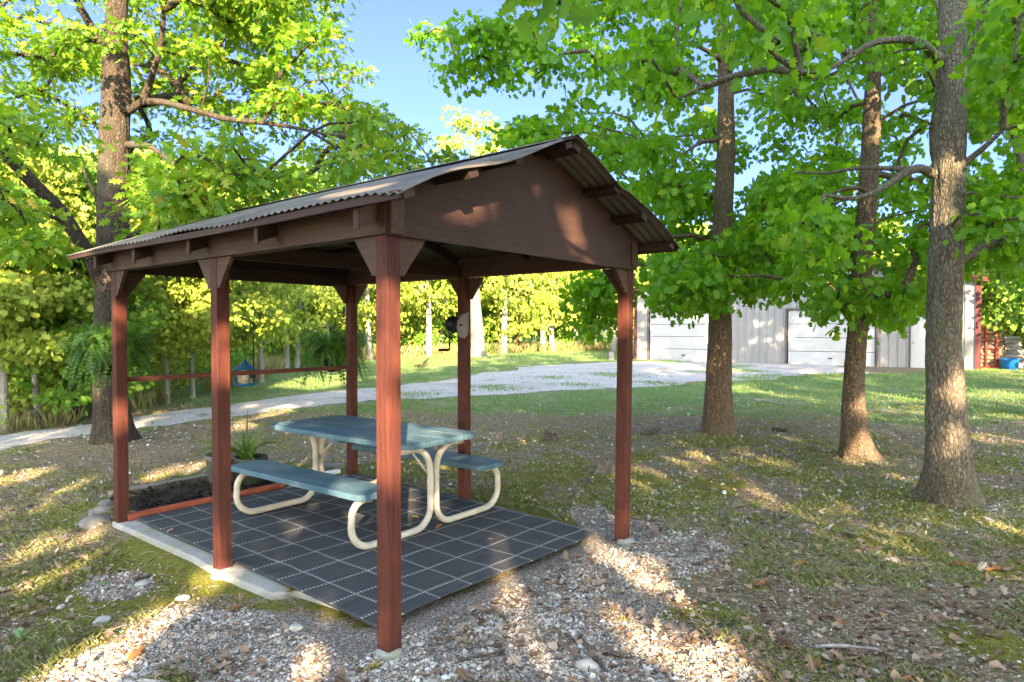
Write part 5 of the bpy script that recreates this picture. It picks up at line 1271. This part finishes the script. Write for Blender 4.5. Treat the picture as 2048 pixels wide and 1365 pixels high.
for (dr, lf, n, ln) in ((0.45, 1.0, 26, 0.5), (0.9, 1.15, 22, 0.55), (0.08, 0.25, 9, 0.45)):
    T, Fc = strap_blade(ln, 0.017, dr, lf); yaw = rg.random(n)*2*PI; sc_ = 0.7+0.5*rg.random(n)
    Bs = [np.array(Matrix.Rotation(yaw[k], 3, 'Z') @ Matrix.Rotation(rg.normal()*0.15, 3, 'X'))*sc_[k] for k in range(n)]
    ms.append(scatter('b', T, Fc, np.stack([np.cos(yaw)*0.03, np.sin(yaw)*0.03, 0*yaw], 1), np.array(Bs), True))
pl = thing('strappy_plant', 'arching green strap-leaved plant growing in the dark pot', 'plant', (pB[0]-0.04, pB[1]-0.03, 0.25)); link_mesh('leaves', join_np('leaves', ms, True), M['blade'], pl)

# ------------------------------------------------------------------ small things on the ground
def fallen(px, py, size, mat, label, seed, z=0.012, group=None, shape='oak', base=0.0):
    rg = np.random.default_rng(seed); T = np.array(SHP[shape][0], float); T[:, 1] -= 0.5; T[:, 2] = 0.28*T[:, 0]**2*4*(0.5+rg.random())+0.25*T[:, 1]**2*(rg.random()*2)+0.05*rg.normal(size=len(T))
    me = np_mesh('fallen_leaf', T*size, np.concatenate([np.array(f) for f in SHP[shape][1]]), np.array([len(f) for f in SHP[shape][1]])); o = link_mesh('fallen_leaf', me, M[mat])
    so = o.modifiers.new('solid', 'SOLIDIFY'); so.thickness = 0.0008
    g = G(px, py, base); zz = base if base else gz(g[0], g[1]); o.location = (g[0], g[1], zz+z); o.rotation_euler = (rg.normal()*0.25, rg.normal()*0.25, rg.random()*6.28); return finish(o, label, 'leaf', group)
BR = 'curled brown oak leaf lying on the mossy ground right of the pavilion'
for i, (x, y) in enumerate(((1725, 1090), (1518, 1162), (1654, 1226), (1680, 1236), (1867, 1223), (1568, 1287), (1658, 1309), (1635, 1322), (1945, 1221), (1810, 1352), (1480, 1010), (1990, 1130), (1780, 1180), (1600, 1120), (1860, 1300), (1900, 1340), (1720, 1345))):
    fallen(x, y, 0.10+0.02*(i % 3), 'orange_leaf' if i % 2 else 'litter', BR, 500+i, group='brown oak leaves on the moss')
fallen(1916, 1123, 0.15, 'orange_leaf', 'largest orange oak leaf, below the foot of the thickest tree', 601)
fallen(582, 1176, 0.13, 'yellow_leaf', 'big yellow leaf lying at the left edge of the rug', 602, 0.03)
fallen(877, 1060, 0.09, 'orange_leaf', 'orange leaf on the rug under the near table leg', 603, 0.028, base=0.01)
fallen(831, 1040, 0.08, 'yellow_leaf', 'small yellow leaf on the rug between the near table legs', 604, 0.028, base=0.01)
fallen(36, 1250, 0.16, 'green_leaf', 'pale green oak leaf at the left edge of the view', 605)
fallen(272, 1297, 0.12, 'orange_leaf', 'curled brown leaf on the gravel at the lower left', 606)
fallen(470, 1203, 0.10, 'orange_leaf', 'brown leaf on bare soil beside the concrete edge', 607)
fallen(1155, 1103, 0.07, 'orange_leaf', 'small orange leaf just off the right front edge of the rug', 608)
fallen(742, 1322, 0.10, 'yellow_leaf', 'yellow-green leaf on the gravel left of the nearest post', 609)
fallen(205, 1140, 0.09, 'green_leaf', 'small bright green leaf left of the concrete edge', 610)
for i, (x, y, q, mt, lb) in enumerate(((340, 1068, .06, 'litter', 'small tan leaf on the rug near the leftmost post'), (636, 1108, .035, 'orange_leaf', 'tiny brown leaf on the rug between the two left posts'), (980, 1085, .04, 'litter', 'small grey-brown leaf on the right half of the rug'), (560, 995, .05, 'litter', 'small pale leaf on the rug by the far table foot'))):
    fallen(x, y, q, mt, lb, 700+i, 0.028, base=0.01)
def stick(pts, r, label, mat='twig', group=None, name='fallen_stick'):
    q = [];
    for (x, y, h) in pts: g = G(x, y); q.append((g[0], g[1], gz(g[0], g[1])+h))
    q, rr = interp_path(q, np.linspace(r, r*0.45, len(q)), 0.05)
    rg = np.random.default_rng(int(pts[0][0])); q[1:-1] += rg.normal(size=(len(q)-2, 3))*0.006; o0 = q[0].copy()
    b = MB().tube(q-o0, list(rr*(1+0.15*rg.normal(size=len(rr)))), 7); o = obj(name, b, M[mat]); o.location = tuple(o0); return finish(o, label, 'stick', group)
stick([(1631, 1287, .01), (1690, 1284, .02), (1740, 1290, .015), (1783, 1300, .01)], 0.012, 'long grey stick lying among brown leaves at the lower right', 'dead_twig')
stick([(1404, 1273, .01), (1432, 1258, .02), (1451, 1228, .01)], 0.009, 'bent stick at the right end of the gravel')
stick([(1160, 1272, .01), (1190, 1305, .015), (1212, 1332, .01)], 0.016, 'short thick bark piece lying on the gravel near the bottom edge')
stick([(1130, 1262, .01), (1200, 1302, .012), (1290, 1312, .01)], 0.007, 'thin curved twig crossing the short thick bark piece')
stick([(1078, 1008, .01), (1100, 1020, .02), (1122, 1032, .01)], 0.008, 'pale twig beside the right edge of the rug', 'dead_twig')
stick([(915, 1310, .01), (970, 1305, .015), (1010, 1292, .01)], 0.010, 'grey twig on the soil right of the nearest post')
stick([(1510, 800, .02), (1535, 803, .05), (1562, 808, .02)], 0.03, 'bleached branch lying on the grass before the garage doors', 'dead_twig')
stick([(250, 1350, .01), (300, 1358, .02), (345, 1352, .01)], 0.014, 'pale stick at the bottom edge left of the gravel', 'dead_twig')
stick([(830, 742, .03), (845, 744, .12), (856, 738, .25)], 0.07, 'dark broken limb lying on the far sunlit lawn', 'bark_dark' if 'bark_dark' in M else 'twig')
stick([(1285, 868, .03), (1320, 862, .05)], 0.045, 'dark rotten branch piece right of the right corner post', 'twig')
stick([(1545, 858, .03), (1578, 862, .05)], 0.05, 'dark rotten branch piece between the two trees', 'twig')
def stump(px, py, r, h, label, seed, mat='rot_wood'):
    g = G(px, py); z = gz(g[0], g[1]); n = 34; rg = np.random.default_rng(seed); vs = []; fs = []; lv = 7
    for i in range(lv):
        t = i/(lv-1)
        for k in range(n):
            a = 2*PI*k/n; rr = r*(1+0.9*(1-t)**3*(0.5+0.5*math.sin(4*a+seed))+0.16*math.sin(9*a+seed)+0.12*rg.normal()*(0.3+t))*(1-0.2*t)
            zz = h*t*(0.55+0.75*vnoise(math.cos(a)*2+seed, math.sin(a)*2, 0, seed)) if i else -0.04
            vs.append((rr*math.cos(a), rr*math.sin(a), float(zz)))
    base = len(vs); 
    for k in range(n): a = 2*PI*k/n; vs.append((r*0.5*math.cos(a), r*0.5*math.sin(a), h*0.30+0.1*h*rg.random()))
    vs.append((0, 0, h*0.25))
    for i in range(lv):
        a0 = i*n; b0 = (i+1)*n
        for k in range(n): fs.append((a0+k, a0+(k+1) % n, b0+(k+1) % n, b0+k))
    for k in range(n): fs.append((base+k, base+(k+1) % n, base+n))
    o = obj('tree_stump', MB().add(vs, fs), M[mat]); o.location = (g[0], g[1], z); finish(o, label, 'stump')
stump(1205, 938, 0.13, 0.15, 'splintered grey stump on the ground left of the right corner post', 3)
stump(1102, 876, 0.09, 0.12, 'small dark stump farther back, in line with the bench end', 6, 'twig')
stump(1172, 958, 0.07, 0.05, 'low rotten stump remnant just before the splintered grey stump', 8)
for i, (x, y, r_, lb) in enumerate(((1175, 1322, .045, 'lumpy pale stone on the gravel near the bottom edge'), (203, 1217, .045, 'bright white stone in the sunlit patch at the lower left'), (592, 1250, .035, 'flat pale stone left of the nearest post'), (283, 1140, .04, 'long grey stone left of the concrete edge'), (1785, 1112, .03, 'small square pale stone on the moss before the thickest tree'), (365, 1175, .035, 'pale stone on the soil below the concrete edge'))):
    g = G(x, y); o = stone_mesh('loose_stone', 60+i, r_, (1.3, .9, .6)); o.location = (g[0], g[1], gz(g[0], g[1])+r_*0.25); o.rotation_euler = (0, 0, i*1.3); finish(o, lb, 'stone')

# ------------------------------------------------------------------ ground cover
rg = np.random.default_rng(2024)
def field(n, d0, d1, side=0.86, left=None):
    d = d0*(d1/d0)**rg.random(n); x = (rg.random(n)*2-1)*(d*side+0.8); return x, d
def clear(x, y, pad=0.0):
    lx, ly = to_local(x, y); return ~((lx > -0.16-pad) & (lx < W+0.15+pad) & (ly > 0.08-pad) & (ly < L+0.12+pad)) & ~((lx > 0.1) & (lx < 1.9) & (ly > 3.5) & (ly < 4.6))
# stones
bm = bmesh.new(); bmesh.ops.create_icosphere(bm, subdivisions=1, radius=0.5); IT = np.array([v.co[:] for v in bm.verts]); IF = [tuple(v.index for v in f.verts) for f in bm.faces]; bm.free()
IT = IT*(1+0.18*rg.normal(size=(len(IT), 1)))*np.array([1.25, 0.95, 0.6])
def stones(n, prob, s0, s1, d0, d1, name, lab):
    x, y = field(n, d0, d1, 0.8); p = prob(x, y); k = (rg.random(n) < p) & clear(x, y, 0.01); x, y = x[k], y[k]; n = len(x)
    s = s0*np.exp(rg.normal(size=n)*0.45).clip(0.5, s1/s0); z = ground_z(x, y)+s*0.16
    nr = rg.normal(size=(n, 3))*0.45+np.array([0, 0, 1]); o = link_mesh(name, scatter(name, IT, IF, np.stack([x, y, z], 1), bases(rg, nr, s)), M['gravel'])
    return finish(o, lab, 'gravel', kind='stuff')
stones(260000, lambda x, y: grav_mask(x, y)*0.9*(0.15+0.85*(fbm(x*2.9, y*2.9, 0, 72) > 0.47)), 0.0086, 0.042, 2.0, 6.6, 'gravel', 'pale grey gravel spread along the front of the pavilion')
stones(60000, lambda x, y: 0.10+0.35*(fbm(x*1.5, y*1.5, 0, 71) > 0.55), 0.011, 0.045, 2.2, 13, 'scattered_pebbles', 'pale pebbles scattered over the mossy yard')
# dead leaf litter
x, y = field(26000, 2.1, 17); k = clear(x, y)&(rg.random(len(x)) < 0.35+0.65*(fbm(x*1.2, y*1.2, 0, 91) > 0.5)) & (road_dist(x, y) > 0.1) & (y < 15+rg.random(len(x))*2); x, y = x[k], y[k]; n = len(x)
LT = np.array(LVs, float); LT[:, 2] = 0.9*LT[:, 0]**2+0.3*(LT[:, 1]-.5)**2
o = link_mesh('leaf_litter', scatter('leaf_litter', LT, LFs, np.stack([x, y, ground_z(x, y)+0.006+0.012*rg.random(n)], 1), bases(rg, rg.normal(size=(n, 3))*0.35+np.array([0, 0, 1]), 0.022+0.045*rg.random(n)**2, aspect=0.6+0.5*rg.random(n))), M['litter']); finish(o, 'brown leaf litter scattered over the yard', 'leaf litter', kind='stuff')
LT = np.array(LVo, float); LT[:, 2] = 1.1*LT[:, 0]**2+0.35*(LT[:, 1]-.5)**2
x, y = field(1500, 2.3, 12); k = clear(x, y) & (rg.random(len(x)) < 0.3+0.7*(fbm(x*1.2, y*1.2, 0, 91) > 0.5)); x, y = x[k], y[k]; n = len(x)
o = link_mesh('oak_leaf_litter', scatter('oak_leaf_litter', LT, LFo, np.stack([x, y, ground_z(x, y)+0.012+0.012*rg.random(n)], 1), bases(rg, rg.normal(size=(n, 3))*0.4+np.array([0, 0, 1]), 0.06+0.05*rg.random(n))), M['litter']); finish(o, 'small dry oak leaves strewn over the yard', 'leaf litter', kind='stuff')
x, y = field(26000, 5.5, 18); k = clear(x, y) & (rg.random(len(x)) < 0.25+0.75*(fbm(x*0.9, y*0.9, 0, 95) > 0.5)) & (road_dist(x, y) > 0.1) & (y < 16+rg.random(len(x))*2); x, y = x[k], y[k]; n = len(x)
o = link_mesh('bleached_litter', scatter('bleached_litter', np.array(LVs, float)*np.array([1, 1, 2.5]), LFs, np.stack([x, y, ground_z(x, y)+0.008+0.012*rg.random(n)], 1), bases(rg, rg.normal(size=(n, 3))*0.5+np.array([0, 0, 1]), 0.02+0.04*rg.random(n)**2, aspect=0.5+0.5*rg.random(n))), leaf_mat('bleached_leaves', [(0.0, (0.16, 0.14, 0.12)), (0.5, (0.36, 0.34, 0.32)), (0.9, (0.60, 0.58, 0.56)), (1.0, (0.36, 0.2, 0.12))], (0.4, 0.35, 0.3), 0.1, 0.8, 0.2)); finish(o, 'bleached grey leaf litter scattered under the trees', 'leaf litter', kind='stuff')
# twigs
x, y = field(9000, 2.1, 13); k = clear(x, y) & (road_dist(x, y) > 0.1); x, y = x[k], y[k]; n = len(x); a = rg.random(n)*2*PI; ln = 0.03+0.10*rg.random(n)**2.5; z = ground_z(x, y)+0.008
A = np.stack([x, y, z+0.004*rg.random(n)], 1); B = A+np.stack([np.cos(a)*ln, np.sin(a)*ln, 0.012*rg.normal(size=n)], 1); Mid = (A+B)/2+np.stack([rg.normal(size=n), rg.normal(size=n), np.abs(rg.normal(size=n))*0.5], 1)*ln[:, None]*0.10
r_ = 0.0010+0.0018*rg.random(n); k2 = rg.random(n) < 0.4
for q, mt, nm in ((k2, 'dead_twig', 'pale_twig_litter'), (~k2, 'twig', 'twig_litter')):
    me = join_np(nm, [tubes_mesh('a', (A[q], Mid[q], r_[q], r_[q]), 4), tubes_mesh('b', (Mid[q], B[q], r_[q], r_[q]*0.6), 4)])
    finish(link_mesh(nm, me, M[mt]), 'tiny broken twigs scattered over the yard', 'twigs', kind='stuff')
# grass
def grass(name, x, y, h, w, mat, lab, bend=0.5):
    n = len(x); z = ground_z(x, y); T = np.array([(-.5, 0, 0), (.5, 0, 0), (.32, .25*bend, .55), (0, bend, 1.0)]); a = rg.random(n)*2*PI; c, s = np.cos(a), np.sin(a); ln = rg.normal(size=n)*0.25
    B = np.zeros((n, 3, 3)); B[:, 0, 0] = c*w; B[:, 1, 0] = s*w; B[:, 0, 1] = -s*h; B[:, 1, 1] = c*h; B[:, 2, 2] = h; B[:, 0, 2] = ln*h; B[:, 1, 2] = rg.normal(size=n)*0.25*h
    o = link_mesh(name, scatter(name, T, [(0, 1, 2, 3)], np.stack([x, y, z-0.003], 1), B), mat); return finish(o, lab, 'grass', kind='stuff')
x, y = field(150000, 9, 42, 0.95); lm_ = lawn_mask(x, y); k = (rg.random(len(x)) < lm_*(0.4+0.6*(fbm(x*0.6, y*0.6, 0, 33) > 0.45))) & (road_dist(x, y) > 0.05+0.15*rg.random(len(x))); x, y = x[k], y[k]; sc_ = (y/10)**0.6
grass('lawn_grass', x, y, (0.028+0.035*rg.random(len(x)))*sc_, 0.006*sc_, M['grass'], 'mown green lawn grass on both sides of the gravel drive')
tx, ty = field(9000, 2.2, 15); d_ = fbm(tx*0.8, ty*0.8, 0, 51); k = (d_ > 0.40) & (grav_mask(tx, ty) < 0.3); tx, ty = tx[k], ty[k]; per = 24
x = (np.repeat(tx, per)+rg.normal(size=len(tx)*per)*0.045); y = (np.repeat(ty, per)+rg.normal(size=len(tx)*per)*0.045); k = clear(x, y) & (road_dist(x, y) > 0); x, y = x[k], y[k]
grass('sparse_grass', x, y, 0.018+0.030*rg.random(len(x)), 0.0020+0.00028*y, M['dry_grass'], 'thin dry grass tufts over the yard around the pavilion', 0.9)
x, y = field(60000, 2.3, 11); k = clear(x, y) & (rg.random(len(x)) < 0.9*moss_mask(x, y)); x, y = x[k], y[k]
grass('moss', x, y, 0.010+0.014*rg.random(len(x)), 0.006+0.0006*y, leaf_mat('moss_tufts', [(0, (0.13, 0.135, 0.02)), (0.6, (0.235, 0.235, 0.035)), (1, (0.38, 0.36, 0.08))], (0.3, 0.4, 0.02), 0.2, 0.9, 0.05), 'olive green moss in patches on the ground', 0.4)
# tufts in the drive
c0 = [G(1090+260*rg.random(), 752+22*rg.random()) for _ in range(5)]+[G(1300+380*rg.random(), 730+32*rg.random()) for _ in range(12)]+[G(820+200*rg.random(), 775+15*rg.random()) for _ in range(3)]
x = np.concatenate([np.full(260, c[0])+rg.normal(size=260)*0.38 for c in c0]); y = np.concatenate([np.full(260, c[1])+rg.normal(size=260)*0.28 for c in c0])
grass('drive_weeds', x, y, 0.05+0.05*rg.random(len(x)), 0.018, M['grass'], 'low green weeds growing in the gravel drive')
# tall straw grass along the wood edge
t = rg.random(16000)*el[-1]; px_ = np.interp(t, el, edge[:, 0]); py_ = np.interp(t, el, edge[:, 1]); off = rg.random(len(t))*1.8-0.2; cl_ = fbm(t*0.9, 0, 0, 19) > 0.46; x = (px_-0.6*off)[cl_]; y = (py_+0.8*off)[cl_]
grass('tall_straw_grass', x, y, (0.2+0.5*rg.random(len(x)))*np.clip(np.hypot(x, y)/28, 0.3, 1), 0.0006*np.hypot(x, y), M['straw'], 'tall straw-coloured grass along the edge of the wood', 0.35)
print('objects', len(bpy.data.objects), 'polys', sum(len(m.polygons) for m in bpy.data.meshes))
